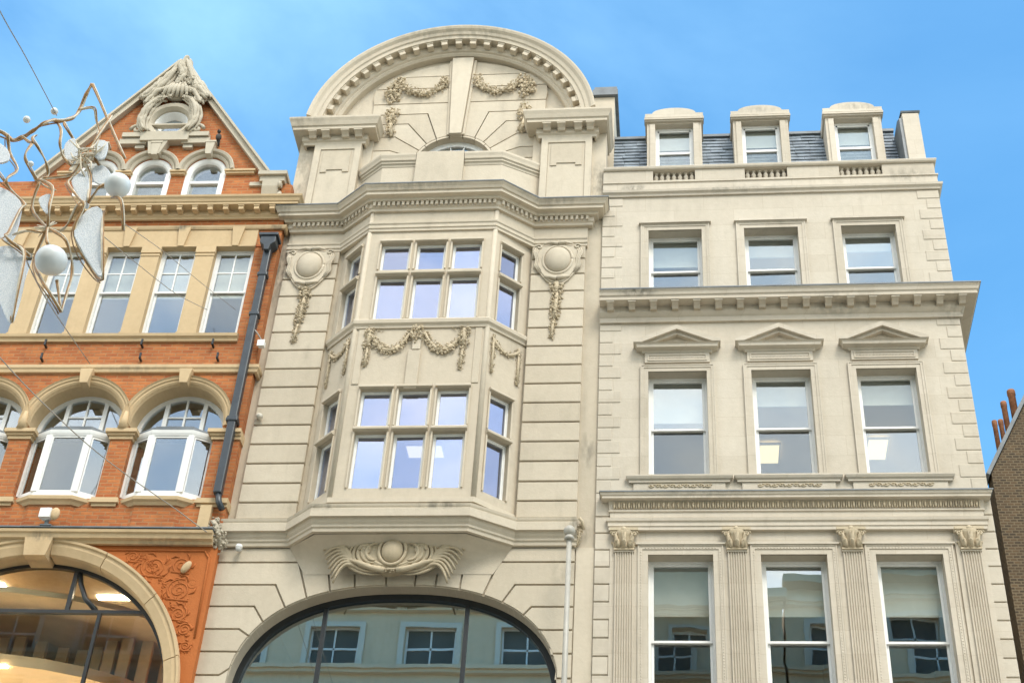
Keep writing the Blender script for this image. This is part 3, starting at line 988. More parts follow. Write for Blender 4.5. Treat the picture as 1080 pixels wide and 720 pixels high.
# corner rolls of the bay
m = MB()
for (x, y) in BF[1:3]:
    m.tube([(x, y + .02, 15.55), (x, y + .02, 22.28)], .05, 10)
obj('corner_roll', m, M_MB, bay)
obj('bay_sill', MB().sweep([(0, 19.33), (.03, 19.33), (.04, 19.38), (.08, 19.42), (.09, 19.49), (.06, 19.53), (0, 19.56)], BF), M_MB, bay)
obj('bay_sill', MB().sweep([(0, 15.52), (.05, 15.52), (.05, 15.62), (0, 15.64)], BF), M_MB, bay)
# spandrel: central strip and festoons
obj('spandrel_strip', MB().box(-4.86, -4.63, -.60, -.545, 17.92, 18.80).box(-4.79, -4.64, -.615, -.545, 18.80, 19.32), M_MB, bay, bevel=.01)
for x in (-5.765, -3.595):
    obj('spandrel_strip', MB().box(x - .065, x + .065, -.568, -.545, 18.05, 19.32), M_MB, bay, bevel=.01)
fst = MB(); y = -.56
for a, b, mid in ((-5.6, -4.85, -5.15), (-4.60, -3.87, -4.3)):
    pts = [(a + (b - a) * t / 8, y, 19.22 - .42 * (1 - (2 * t / 8 - 1) ** 2) * (1 if True else 1)) for t in range(9)]
    lumps(fst, pts, .085, 150)
    lumps(fst, pts[2:7], .11, 70)
for x, zb in ((-5.62, 18.45), (-3.86, 18.38)):
    lumps(fst, [(x, y, 19.28), (x, y, 18.9)], .11, 70); lumps(fst, [(x, y, 18.9), (x - .02, y, zb)], .07, 70)
lumps(fst, [(-4.75, y - .04, 19.27), (-4.70, y - .04, 19.05)], .13, 70)
lumps(fst, [(-5.62, y, 19.28), (-5.40, y, 19.29)], .06, 25); lumps(fst, [(-3.86, y, 19.28), (-4.05, y, 19.29)], .06, 25)
for fi in (0, 2):
    T, ln = facet(BF[fi], BF[fi + 1])
    fst.T = T
    u0, u1 = ln * .17, ln * .83
    pts = [(u0 + (u1 - u0) * t / 6, -.01, 19.12 - .2 * (1 - (2 * t / 6 - 1) ** 2)) for t in range(7)]
    lumps(fst, pts, .08, 80)
    for u in (u0, u1):
        lumps(fst, [(u, -.01, 19.2), (u, -.01, 18.35)], .065, 90)
fst.T = None
obj('festoon', fst, M_ORN, bay)
# band above the bay windows and frieze
FP = [(MX0 + .19, -.008), (-6.58, -.008), (-5.91, -.555), (-3.45, -.555), (-2.76, -.008), (-1.70, -.008)]
obj('architrave_band', MB().sweep([(-.06, 21.77), (.03, 21.77), (.035, 21.83), (.055, 21.84), (.06, 21.91), (.08, 21.93), (.085, 21.96), (-.06, 21.98)], FP), M_MB, MBd)
obj('frieze', MB().sweep([(-.1, 21.975), (.0, 21.975), (.0, 22.29), (-.1, 22.29)], FP), M_MB, MBd)
# main cornice with dentils
MCP = [(MX0 + .24, .6), (MX0 + .24, -.03), (-6.57, -.03), (-5.92, -.56), (-3.44, -.56), (-2.77, -.03), (-1.66, -.03), (-1.66, .3)]
mc = obj('cornice', MB().sweep([(-.1, 22.285), (.05, 22.285), (.06, 22.34), (.085, 22.355), (.085, 22.47), (.15, 22.475), (.17, 22.53), (.27, 22.54), (.27, 22.61), (.30, 22.62), (.325, 22.67), (.36, 22.71), (.37, 22.745), (-.1, 22.80)], MCP), M_MB, MBd)
obj('lead_flashing', MB().sweep([(-.08, 22.80), (.372, 22.746), (.373, 22.728), (.379, 22.728), (.379, 22.752), (-.08, 22.81)], MCP), M_LED, mc)
m = MB()
for i in range(1, 6):
    p, q_ = Vector(MCP[i]), Vector(MCP[i + 1])
    T, ln = facet(tuple(p), tuple(q_))
    m.T = T
    n = max(1, int((ln - .02) / .094)); 
    st = (ln) / n
    for k in range(n):
        u = st * (k + .5)
        m.box(u - .026, u + .026, -.135, -.08, 22.372, 22.466)
m.T = None
obj('dentils', m, M_MB, mc)
# round shields with drops on the piers
def shield(name, cx):
    s = MB()
    cz = 21.36
    s.ball((cx, -.09, cz), .255, .15, .32, 24, 16)
    T0 = 40
    s.tube([(cx + .285 * math.cos(2 * pi * i / T0), -.10, cz + .35 * math.sin(2 * pi * i / T0)) for i in range(T0 + 1)], .028, 8)
    s.tube([(cx + .335 * math.cos(2 * pi * i / T0), -.085, cz + .40 * math.sin(2 * pi * i / T0)) for i in range(T0 + 1)], .022, 8)
    plate = [(0, -.62), (.14, -.58), (.22, -.50), (.30, -.38), (.40, -.20), (.44, 0), (.43, .16), (.46, .28), (.44, .37), (.34, .40), (.24, .37), (.12, .42), (0, .44)]
    out = [(cx + x, cz + z) for x, z in plate] + [(cx - x, cz + z) for x, z in plate[-2:0:-1]]
    s.prism(out, -.09, -.04)
    s.prism(inset(out, .035), -.105, -.08)
    for sx in (-1, 1):
        for q in range(3):
            s.tube([(cx + sx * (.43 - .03 * q), -.10, cz + .33 - .03 * q), (cx + sx * (.47 - .03 * q), -.12, cz + .18), (cx + sx * (.42 - .03 * q), -.11, cz + .02), (cx + sx * (.44 - .03 * q), -.10, cz - .14), (cx + sx * (.34 - .03 * q), -.09, cz - .32)], [.012, .024, .018, .022, .01], 6)
        pts = [(cx + sx * (.37 + .07 * (1 - t / 14) * math.cos(t * .6)), -.11, cz + .33 + .07 * (1 - t / 14) * math.sin(t * .6)) for t in range(12)]
        s.tube(pts, .02, 6)
        s.tube([(cx, -.12, cz + .40), (cx + sx * .14, -.12, cz + .44), (cx + sx * .28, -.11, cz + .40)], [.045, .035, .015], 7)
        s.tube([(cx, -.12, cz - .50), (cx + sx * .12, -.12, cz - .46), (cx + sx * .24, -.10, cz - .42)], [.05, .04, .02], 7)
    o = obj('shield', s, M_MB, MBd)
    d = MB()
    lumps(d, [(cx, -.06, 20.82), (cx, -.06, 20.55)], .13, 50)
    lumps(d, [(cx + .02, -.06, 20.55), (cx - .02, -.06, 19.9)], .105, 130)
    lumps(d, [(cx - .02, -.06, 19.9), (cx - .06, -.06, 19.45)], .075, 60)
    obj('fruit_drop', d, M_ORN, o)
shield('shield', -7.15); shield('shield', -2.26)
# cartouche over the arch
c = MB(); kx, kz = -4.78, 14.77
yb = -.22
outl = []
for i in range(36):
    a = 2 * pi * i / 36
    outl.append((kx + (.40 + .05 * math.cos(4 * a)) * math.cos(a), kz + (.34 + .02 * math.cos(3 * a)) * math.sin(a)))
c.prism(outl, yb - .03, .03)
c.ball((kx, yb - .03, kz), .19, .13, .23, 20, 12)
c.tube([(kx + .225 * math.cos(2 * pi * i / 32), yb - .05, kz + .265 * math.sin(2 * pi * i / 32)) for i in range(33)], .03, 8)
for sx in (-1, 1):
    for j, (w0, h0) in enumerate(((.34, .36), (.42, .40), (.52, .42))):
        pts = [(kx + sx * (w0 + .14 * math.sin(pi * t / 10)), yb - .02 + .03 * j, kz + h0 * .8 - t * (h0 * .16)) for t in range(11)]
        c.tube(pts, [.02 + .028 * math.sin(pi * t / 10) for t in range(11)], 7)
    pts = [(kx + sx * (.46 + .10 * (1 - t / 15) * math.cos(t * .6)), yb - .04, kz + .02 + .12 * (1 - t / 15) * math.sin(t * .6)) for t in range(14)]
    c.tube(pts, .03, 6)
    for j in range(6):
        pts = []
        for t in range(13):
            a = R(-105 + 210 * t / 12)
            pts.append((kx + sx * (.30 + (.14 + .075 * j) * math.cos(a)), yb - .05 + .018 * j, kz - .02 + (.16 + .045 * j) * math.sin(a)))
        c.tube(pts, [.012 + .022 * math.sin(pi * t / 12) for t in range(13)], 6)
    # plumes sweeping outwards and down
    for j in range(9):
        pts = []
        for t in range(11):
            u = t / 10
            x = kx + sx * (.50 + (.74 - .035 * j) * u)
            z = kz - .33 + (.60 - .055 * j) * math.sin(u * 1.8) - .10 * u ** 4 * (1 + .35 * j)
            pts.append((x, yb + .05 - .05 * math.sin(pi * u) , z))
        c.tube(pts, [.012 + .021 * math.sin(pi * (.12 + .8 * t / 10)) for t in range(11)], 6)
    pts = [(kx + sx * (.1 + .12 * t), yb - .03, kz - .36 - .02 * math.sin(t) + .035 * t) for t in range(6)]
    c.tube(pts, [.05, .055, .05, .045, .04, .02], 7)
    for q in range(4):
        pts = [(kx + sx * (.08 + .09 * t), yb - .02 + .01 * q, kz - .27 - .03 * q + .015 * t * t) for t in range(6)]
        c.tube(pts, [.03, .035, .035, .03, .025, .012], 6)
lumps(c, [(kx - .14, yb - .02, kz - .34), (kx + .14, yb - .02, kz - .34)], .06, 40)
lumps(c, [(kx - .22, yb - .03, kz + .40), (kx + .22, yb - .03, kz + .40)], .09, 50)
c.tube([(kx - .3, yb, kz + .33), (kx - .15, yb - .06, kz + .46), (kx, yb - .06, kz + .40), (kx + .15, yb - .06, kz + .46), (kx + .3, yb, kz + .33)], [.03, .06, .06, .06, .03], 8)
obj('cartouche', c, M_ORN, MBd)
# attic: wall, end pilasters, pier cornices
obj('attic_wall', MB().box(MX0 + .02, -6.3, .05, .5, 22.79, 25.3), M_MB, MBd)
obj('attic_wall', MB().box(-2.9, MX1 + .05, .05, .5, 22.79, 25.3), M_MB, MBd)
for xa, xb in ((-7.5, -6.5), (-2.71, -1.665)):
    pan = MB()
    pan.prism(rect(xa, xb, 22.78, 24.80), -.10, .06, [[(xa + .14, 22.9), (xb - .14, 22.9), (xb - .14, 24.62), (xa + .14, 24.62)]])
    pan.box(xa + .141, xb - .141, -.075, .055, 22.901, 24.619)
    pan.prism([(xa + .20, 23.95), (xa + .33, 23.95), (xa + .33, 24.02), (xb - .33, 24.02), (xb - .33, 23.95), (xb - .20, 23.95), (xb - .20, 24.56), (xa + .20, 24.56)], -.098, -.07)
    obj('attic_pilaster', pan, M_MB, MBd, bevel=.008)
pc = [(0, 24.76), (.04, 24.76), (.05, 24.82), (.09, 24.85), (.09, 24.99), (.27, 25.0), (.27, 25.07), (.30, 25.09), (.33, 25.18), (.36, 25.25), (.36, 25.30), (0, 25.36)]
for path, xs in (([(-7.70, .7), (-7.70, -.06), (-6.47, -.06), (-6.47, .3)], (-7.55, -7.27, -6.85, -6.57)), ([(-2.74, .3), (-2.74, -.06), (-1.62, -.06), (-1.62, .7)], (-2.6, -2.3, -1.95, -1.7))):
    o = obj('pier_cornice', MB().sweep(pc, path), M_MB, MBd)
    for x in xs:
        obj('modillion', cached('mbmod', lambda: mesh_of('modillion', (lambda b: (modillion(b, 0, 0, 0, .13, .16, .15), b)[1])(MB()), M_MB)), None, o, loc=(x, -.152, 24.865))
    obj('blocking_course', MB().box(path[1][0] + .02, path[2][0] - .02, -.05, .6, 25.33, 25.45), M_MB, o)
# round pediment
PX, PZ = -4.66, 25.04
a0, a1 = R(6.5), R(173.5)
prof = [(2.53, .16), (2.53, .02), (2.57, -.02), (2.60, -.02), (2.62, -.06), (2.68, -.08), (2.70, -.10), (2.78, -.10), (2.78, -.27), (2.86, -.28), (2.88, -.31), (2.95, -.33), (3.0, -.38), (3.05, -.40), (3.08, -.40), (3.10, -.2), (3.10, .55), (2.53, .55)]
rp = obj('arched_pediment', MB().arc(prof, PX, PZ, a0, a1, 72), M_MB, MBd)
n = 25
blk = mesh_of('dentil_block', MB().box(-.065, .065, -.235, -.09, 2.655, 2.776).box(-.078, .078, -.248, -.09, 2.745, 2.778), M_MB)
for i in range(n):
    a = R(9) + R(162) * i / (n - 1)
    b = obj('dentil_block', blk, None, rp)
    b.matrix_basis = Matrix.Translation((PX, 0, PZ)) @ Matrix.Rotation(-(a - pi / 2), 4, 'Y')
LX, LZ, LR = -4.565, 24.28, .86
ty = obj('tympanum', MB().prism([(PX + 2.56 * math.cos(a0 + (a1 - a0) * i / 48), PZ + 2.56 * math.sin(a0 + (a1 - a0) * i / 48)) for i in range(49)] + [(PX - 2.5, 22.79), (PX + 2.5, 22.79)], .165, .5, [arcpts(LX, LZ, LR - .04, 0, pi, 30) + [(LX - LR + .04, 23.6), (LX + LR - .04, 23.6)]]), M_MB, MBd)
# rusticated centre of the tympanum
def lun(a, r=LR):
    return (LX + r * math.cos(a), LZ + r * math.sin(a))
tb = MB()
def tblock(poly):
    tb.prism(inset(poly, .012), .10, .17)
HX = 1.88
angL = [98, 118, 134, 150, 165, 180]
joint = [(25.83, .66), (25.53, 1.05), (25.14, 1.30), (24.73, 1.38), (24.40, 1.5)]
for sg in (1, -1):
    def pt(a, r=LR):
        return (LX + sg * abs(r * math.cos(R(a))) , LZ + r * math.sin(R(a))) if a != 90 else (LX, LZ + r)
    def arcp(aa, ab):
        return [pt(aa + (ab - aa) * i / 5) for i in range(6)]
    E = LX + sg * HX
    kb = LX + sg * .13; kt = LX + sg * .24
    # above the first elbow
    tblock([(LX + sg * .15, 25.17)] + arcp(99, 118) + [(LX + sg * joint[0][1], joint[0][0]), (E, joint[0][0]), (E, 26.16), (LX + sg * .19, 26.16)])
    for i in range(4):
        z0, b0 = joint[i]; z1, b1 = joint[i + 1]
        tblock([(E, z0), (LX + sg * b0, z0)] + arcp(angL[i + 1], angL[i + 2]) + [(LX + sg * b1, z1), (E, z1)])
    tblock([(E, 24.40), (LX + sg * 1.5, 24.40), pt(180), (LX + sg * LR, 23.6), (E, 23.6)])
    for z0, z1 in ((26.16, 26.64), (26.64, 27.02)):
        xe = lambda z: math.sqrt(max(0, 2.5 ** 2 - (z - PZ) ** 2)) - .02
        e0 = min(HX, xe(z0)); e1 = min(HX, xe(z1))
        tblock([(LX + sg * .2, z0), (LX + sg * e0, z0), (LX + sg * (e0 + e1) / 2 + sg * .03, (z0 + z1) / 2), (LX + sg * e1, z1), (LX + sg * .22, z1)])
    tblock([(LX + sg * .22, 27.02), (LX + sg * 1.45, 27.02), (LX + sg * .9, 27.30), (LX + sg * .24, 27.46)])
obj('tympanum_blocks', tb, M_MB, ty, bevel=.012)
k = MB().prism([(LX - .125, 25.10), (LX + .125, 25.10), (LX + .235, 27.50), (LX - .235, 27.50)], .0, .17)
k.prism([(LX + .135, 25.12), (LX + .19, 25.13), (LX + .30, 27.46), (LX + .24, 27.48)], .06, .17).prism([(LX - .135, 25.12), (LX - .19, 25.13), (LX - .30, 27.46), (LX - .24, 27.48)], .06, .17)
obj('keystone', k, M_MB, ty, bevel=.012)
k = MB()
for sg in (-1, 1):
    k0 = [(LX + sg * .35, .08, 26.9), (LX + sg * .40, .08, 26.62), (LX + sg * .75, .08, 26.40), (LX + sg * 1.1, .08, 26.5), (LX + sg * 1.35, .08, 26.75)]
    lumps(k, k0, .12, 170, ysc=.9)
    lumps(k, [(LX + sg * 1.35, .08, 26.8), (LX + sg * 1.5, .08, 26.5), (LX + sg * 1.45, .08, 26.3)], .17, 110)
    lumps(k, [(LX + sg * 1.40, .08, 25.9), (LX + sg * 1.45, .08, 25.6)], .15, 70)
    lumps(k, [(LX + sg * 1.45, .08, 25.6), (LX + sg * 1.38, .08, 25.15)], .11, 60)
obj('garland', k, M_ORN, ty)
# lunette window
k = MB().arc([(LR - .045, .36), (LR - .045, .27), (LR - .17, .27), (LR - .17, .36)], LX, LZ, 0, pi, 30)
for a in (50, 75, 100, 125):
    T = Matrix.Translation((LX, 0, LZ)) @ Matrix.Rotation(R(90 - a), 4, 'Y'); k.T = T
    k.box(-.013, .013, .285, .335, .2, LR - .15)
k.T = None
lw = obj('lunette_window', k, M_WHT, MBd)
obj('glass_pane', MB().prism(arcpts(LX, LZ, LR - .14, 0, pi, 24), .315, .32), M_GLS, lw)
k = MB()
for i in range(9):
    a, b = R(2 + 176 * i / 9), R(2 + 176 * (i + 1) / 9) - .02
    k.arc([(LR - .045, .105), (LR + .004, .105), (LR + .01, .49), (LR - .045, .49)], LX, LZ, a, b, 5)
obj('lunette_soffit', k, M_MB, ty)
# bay parapet in front of the attic
BP2 = [(-6.42, .05), (-5.91, -.36), (-3.46, -.36), (-2.74, .05)]
o = obj('bay_parapet', MB().sweep([(-.12, 22.78), (.0, 22.78), (.0, 23.75), (-.12, 23.75)], BP2), M_MB, MBd)
mp_ = [(-.12, 23.75), (.01, 23.75), (.02, 23.80), (.05, 23.82), (.05, 23.86), (.08, 23.88), (.09, 23.94), (.11, 24.0), (.11, 24.05), (-.12, 24.09)]
obj('coping', MB().sweep(mp_, [(-6.42, .05), (-5.91, -.36), (-5.22, -.36)]), M_MB, o)
obj('coping', MB().sweep(mp_, [(-4.22, -.36), (-3.46, -.36), (-2.74, .05)]), M_MB, o)
obj('parapet_block', MB().box(-5.21, -4.23, -.475, -.2, 22.79, 24.08), M_MB, o, bevel=.015)
# main roof and a chimney breast behind the right shoulder
obj('roof', MB().box(MX0 + .3, MX1 - .3, .6, 11.6, 24.6, 24.8), M_LED, MBd)
k = MB().box(-1.72, -1.27, .9, 3.2, 24.4, 27.05)
ch = obj('chimney', k, M_MB, MBd, bevel=.01)
obj('chimney_cap', MB().box(-1.76, -1.2, .82, 3.3, 27.05, 27.22).box(-1.72, -1.22, .86, 3.2, 27.22, 27.34), M_LED, ch)
# carved stops at both ends of the lower cornice, rosettes
k = MB(); lumps(k, [(-7.96, -.20, 15.40), (-7.86, -.22, 15.2), (-7.78, -.10, 14.90)], .13, 110)
obj('carved_stop', k, M_LBW, MBd)
k = MB(); lumps(k, [(-1.66, -.06, 15.42), (-1.68, -.06, 15.2), (-1.72, -.02, 15.0)], .06, 70)
k.tube([(-1.68, -.17, 15.46), (-1.63, -.14, 15.40), (-1.61, -.08, 15.28)], .028, 8)
obj('carved_stop', k, M_ORN, MBd)
k = MB(); lumps(k, [(-7.60, .0, 19.5), (-7.54, .0, 19.46)], .07, 24)
obj('rosette', k, M_ORN, MBd)

# ================================================================== LEFT BUILDING: orange brick with a gable
AL = 0.0224106
LO = (-22 * math.sin(AL), -22 + 22 * math.cos(AL), 0)
LX0, LX1 = -17.3, -7.33
LB = thing('brick_building', 'orange brick building with buff stone dressings, a pointed gable and arched bay windows', 'building', (-11.5, 0, 0), AL, LO)
AC = [-8.57 - 1.893 * i for i in range(5)]
WC = [-8.195 - 1.11 * i for i in range(8)]
BGX, BGZ, BGR = -10.42, 12.08, 2.64
GX = -10.31
def archhole(c):
    return [(c - .755, 15.87), (c + .755, 15.87), (c + .755, 17.33), (c + .885, 17.33)] + arcpts(c, 17.5, .885, 0, pi, 24) + [(c - .885, 17.33), (c - .755, 17.33)]
big = arcpts(BGX, BGZ, BGR + .08, 0, pi, 44) + [(BGX - BGR - .08, 8.0), (BGX + BGR + .08, 8.0)]
obj('wall', MB().prism(rect(LX0, LX1, 15.1, 19.4), 0, .42, [archhole(c) for c in AC])
    .prism(rect(LX0, LX1, 21.835, 22.95), 0.012, .42)
    .box(-7.80, LX1, .004, .42, 19.401, 21.799), M_BR, LB)
obj('ground_wall', MB().prism(rect(LX0, LX1, .1, 15.095), .02, .42, [big, rect(-16.8, -13.6, .6, 13.5), rect(-12.8, -8.0, .6, 6.8)]), M_TER, LB)
# gable
gw = []
for i, c in enumerate((-9.195, -10.355, -11.515)):
    gw.append(arcpts(c, 23.93, .43, 0, pi, 20) + [(c - .43, 22.98), (c + .43, 22.98)])
GAB = [(LX0, 22.95), (LX1 + .02, 22.95), (LX1 + .02, 23.55), (-7.92, 23.72), (GX, 27.22), (-12.72, 23.75), (LX0, 23.70)]
GO = (GX + .08, 25.42)
obj('gable_wall', MB().prism(GAB, .02, .40, gw + [arcpts(GO[0], GO[1], .36, 0, 2 * pi, 28)[:-1]]), M_BR, LB)
cp_ = MB()
for sg, xe, ze in ((1, -7.86, 23.74), (-1, -12.78, 23.74)):
    d = Vector((xe - GX, ze - 27.26)).normalized(); nrm = Vector((-d.y, d.x)) * (1 if sg > 0 else -1)
    if nrm.y < 0: nrm = -nrm
    p0 = Vector((GX, 27.26)); p1 = Vector((xe, ze))
    cp_.prism([tuple(p0 + nrm * -.06), tuple(p1 + nrm * -.06), tuple(p1 + nrm * .05), tuple(p0 + nrm * .05)], -.10, .46)
    cp_.prism([tuple(p0 + nrm * .052), tuple(p1 + nrm * .052), tuple(p1 + nrm * .10), tuple(p0 + nrm * .10)], -.16, .50)
obj('gable_coping', cp_, M_LBW, LB)
k = MB().box(-7.98, -7.46, -.10, .42, 23.56, 23.70).box(-8.02, -7.42, -.16, .45, 23.702, 23.80)
k.box(-8.20, -7.85, -.03, .1, 23.50, 23.60)
k.prism([(.1, 22.97), (-.04, 22.97), (-.06, 23.2), (-.12, 23.4), (-.13, 23.559), (.1, 23.559)], -7.90, -7.56, plane='yz')
pts = [(-7.53, -.09 - .02 * t / 14 + .075 * (1 - t / 16) * math.cos(t * .6), 23.42 + .10 * (1 - t / 16) * math.sin(t * .6)) for t in range(14)]
k.tube(pts, .035, 7)
k.tube([(-7.55, -.03, 22.99), (-7.53, -.06, 23.15), (-7.53, -.02, 23.3)], [.05, .06, .04], 8)
obj('kneeler', k, M_LBW, LB)
obj('roof', MB().prism([(-12.6, 23.6), (-8.05, 23.6), (GX, 27.0)], .42, 9).box(LX0, LX1, .45, 10, 23.0, 23.3), M_SLT, LB)
obj('side_wall', MB().box(LX0, LX0 + .3, .43, 12, .1, 23).box(LX1 - .3, LX1, .43, 12, .1, 23.2).box(LX0 + .3, LX1 - .3, 11.7, 12, .1, 23), M_BR, LB)
m = MB()
for z in (14.9, 19.0, 22.4):
    m.box(LX0 + .302, LX1 - .302, .44, 5, z, z + .3)
m.box(LX0 + .302, LX1 - .302, 5, 5.1, 15.2, 26.0 - 3)
for i in range(4):
    x = AC[i] - .946
    m.box(x - .06, x + .06, .44, 5, 15.2, 18.99)
m.box(-12.6, -8.0, 2.0, 2.05, 23.1, 24.6)
obj('interior', m, M_INT, LB)
# gable ornaments: hoods, imposts, oculus
for c in (-9.195, -10.355, -11.515):
    hood = MB()
    hood.arc([(.43, .02), (.43, -.02), (.47, -.05), (.50, -.03), (.53, -.09), (.58, -.11), (.60, -.09), (.60, .02)], c, 23.95, 0, pi, 28)
    hood.prism([(c - .06, 24.34), (c + .06, 24.34), (c + .10, 24.68), (c - .10, 24.68)], -.15, .02)
    hood.box(c - .12, c + .12, -.16, .02, 24.68, 24.73)
    obj('gable_hood', hood, M_LBW, LB)
for a, b in ((-8.76, -8.15), (-9.925, -9.625), (-11.085, -10.785), (-12.35, -11.945)):
    obj('impost_band', MB().box(a, b, -.05, .03, 23.85, 23.90).box(a - .02, b + .02, -.08, .03, 23.902, 23.945), M_LBS, LB)
o = MB()
o.arc([(.25, .34), (.25, .14), (.30, .06), (.34, .0), (.37, .0), (.37, .34)], GO[0], GO[1], 0, 2 * pi, 40)
ow = obj('oculus_window', o, M_WHT, LB)
obj('glass_pane', MB().prism(arcpts(GO[0], GO[1], .25, 0, 2 * pi, 28)[:-1], .15, .155), M_GLS, ow)
obj('glazing_bar', MB().box(GO[0] - .24, GO[0] + .24, .13, .16, GO[1] - .13, GO[1] - .10), M_WHT, ow)
o = MB()
o.arc([(.37, .05), (.37, -.04), (.42, -.12), (.50, -.14), (.57, -.08), (.60, .05)], GO[0], GO[1], 0, 2 * pi, 40)
gx, gz = GO
def ribbon(pts, rs):
    o.tube(pts, rs, 9)
def folds(pts, n, wid, r, y0=-.12, seed=0):
    rr = random.Random(seed)
    P = smooth2(pts, 5)
    for q in range(n):
        f = (q / (n - 1) - .5) * 2 if n > 1 else 0
        off = []
        for i, p in enumerate(P):
            d = (P[min(i + 1, len(P) - 1)] - P[max(i - 1, 0)]).normalized()
            t = i / (len(P) - 1)
            k = wid * f * (.35 + .65 * math.sin(pi * min(.95, t + .08)))
            off.append((p.x - d.y * k, y0 - .09 * (1 - f * f) - .04 * rr.random(), p.y + d.x * k))
        o.tube(off, [r * (.45 + .75 * math.sin(pi * (.08 + .86 * i / (len(P) - 1)))) * rr.uniform(.8, 1.2) for i in range(len(P))], 7)
def smooth2(pts, k=4):
    P = [Vector(p) for p in pts]; out = []
    for i in range(len(P) - 1):
        a, b_, c_, d = P[max(i - 1, 0)], P[i], P[i + 1], P[min(i + 2, len(P) - 1)]
        for t in range(k):
            u = t / k
            out.append(.5 * ((2 * b_) + (c_ - a) * u + (2 * a - 5 * b_ + 4 * c_ - d) * u * u + (3 * b_ - a - 3 * c_ + d) * u ** 3))
    return out + [P[-1]]
for sg in (-1, 1):
    folds([(gx + sg * .46, gz - .40), (gx + sg * .57, gz - .15), (gx + sg * .55, gz + .20), (gx + sg * .42, gz + .48), (gx + sg * .2, gz + .64)], 5, .10, .038, seed=1)
    folds([(gx + sg * .74, gz + .60), (gx + sg * .52, gz + .86), (gx + sg * .30, gz + 1.22), (gx + sg * .06, gz + 1.80)], 5, .12, .05, seed=3 + sg)
    folds([(gx + sg * .62, gz + .42), (gx + sg * .40, gz + .78), (gx + sg * .10, gz + .92)], 3, .08, .045, seed=5)
    pts = [(gx + sg * (.56 + .15 * (1 - t / 15) * math.cos(t * .55)), -.20, gz + .56 + .15 * (1 - t / 15) * math.sin(t * .55)) for t in range(14)]
    ribbon(pts, [.035] * 14)
    pts = [(gx + sg * (.66 + .14 * (1 - t / 15) * math.cos(t * .55)), -.12, gz - .30 + .14 * (1 - t / 15) * math.sin(t * .55)) for t in range(14)]
    ribbon(pts, [.04] * 14)
    o.box(gx + sg * .72 - .22, gx + sg * .72 + .22, -.14, .03, gz - .52, gz - .40)
    o.box(gx + sg * .68 - .30, gx + sg * .68 + .30, -.10, .03, gz - .70, gz - .55)
    o.box(gx + sg * .52 - .10, gx + sg * .52 + .10, -.06, .03, gz - .80, gz - .72)
o.ball((gx, -.10, gz + .78), .26, .13, .16, 14, 8)
for t in range(6):
    ribbon([(gx - .28 + .11 * t, -.20, gz + .62), (gx - .20 + .09 * t, -.27, gz + .80), (gx - .10 + .05 * t, -.20, gz + 1.08)], [.03, .05, .03])
folds([(gx - .05, gz + 1.0), (gx + .08, gz + 1.35), (gx - .02, gz + 1.62), (gx + .05, gz + 1.92)], 4, .10, .06, seed=9)
o.ball((gx + .03, -.08, gz + 1.82), .13, .14, .17, 12, 8)
lumps(o, [(gx - .35, -.18, gz + .66), (gx + .35, -.18, gz + .80), (gx + .1, -.18, gz + 1.3)], .2, 60, size=(.3, .8))
o.box(gx - .52, gx + .52, -.16, .03, gz - .66, gz - .40)
o.prism([(gx - .40, gz - .40), (gx + .40, gz - .40), (gx + .55, gz - .1), (gx - .55, gz - .1)], -.10, .02, [arcpts(gx, gz, .41, R(200), R(340), 12)])
o.prism([(gx - .26, gz - 1.05), (gx - .02, gz - 1.05), (gx + .10, gz - .66), (gx - .34, gz - .66)], -.14, .02)
obj('carved_oculus_surround', o, M_LBW, LB)
def arched_sash(c, ajar=False):
    k = MB().arc([(.428, .30), (.428, .03), (.40, .02), (.34, .05), (.31, .08), (.31, .30)], c, 23.93, 0, pi, 26)
    for sx in (-1, 1):
        k.box(c + sx * .369 - .059, c + sx * .369 + .059, .03, .30, 22.96, 23.93)
    k.box(c - .31, c + .31, .10, .20, 23.70, 23.77)
    o = obj('gable_window', k, M_WHT, LB)
    gp = obj('glass_pane', MB().prism(arcpts(c, 23.93, .32, 0, pi, 20) + [(c - .32, 22.96), (c + .32, 22.96)], .155, .16), M_GLS, o)
    obj('blind', MB().box(c - .3, c + .3, .40, .405, 22.96, 23.62), M_BLD, o)
    return o
for c in (-9.195, -10.355, -11.515):
    arched_sash(c)
# cornice
LP = [(LX0, 0), (LX1 + .03, 0), (LX1 + .03, .6)]
lc = obj('cornice', MB().sweep([(0, 22.54), (.05, 22.54), (.06, 22.58), (.09, 22.61), (.09, 22.74), (.27, 22.75), (.27, 22.80), (.29, 22.81), (.31, 22.87), (.34, 22.90), (.35, 22.94), (0, 23.0)], LP), M_LBS, LB)
me = mesh_of('modillion', MB().box(-.05, .05, -.15, .0, .02, .125).box(-.06, .06, -.165, 0, .10, .127), M_LBS)
for i in range(31):
    obj('modillion', me, None, lc, loc=(-7.55 - i * .318, -.092, 22.615))
obj('cap_moulding', MB().sweep([(0, 22.27), (.04, 22.27), (.06, 22.31), (.07, 22.35), (0, 22.37)], LP), M_LBS, LB)
k = MB().box(LX0, -7.80, -.02, .013, 21.80, 22.269)
k.box(LX0, -7.80, -.05, .42, 21.795, 21.833)
ko = obj('lintel', k, M_LBS, LB)
for i in range(8):
    c = WC[i]
    obj('keystone', MB().prism([(c - .06, 21.80), (c + .06, 21.80), (c + .125, 22.30), (c - .125, 22.30)], -.075, .01), M_LBS, ko)
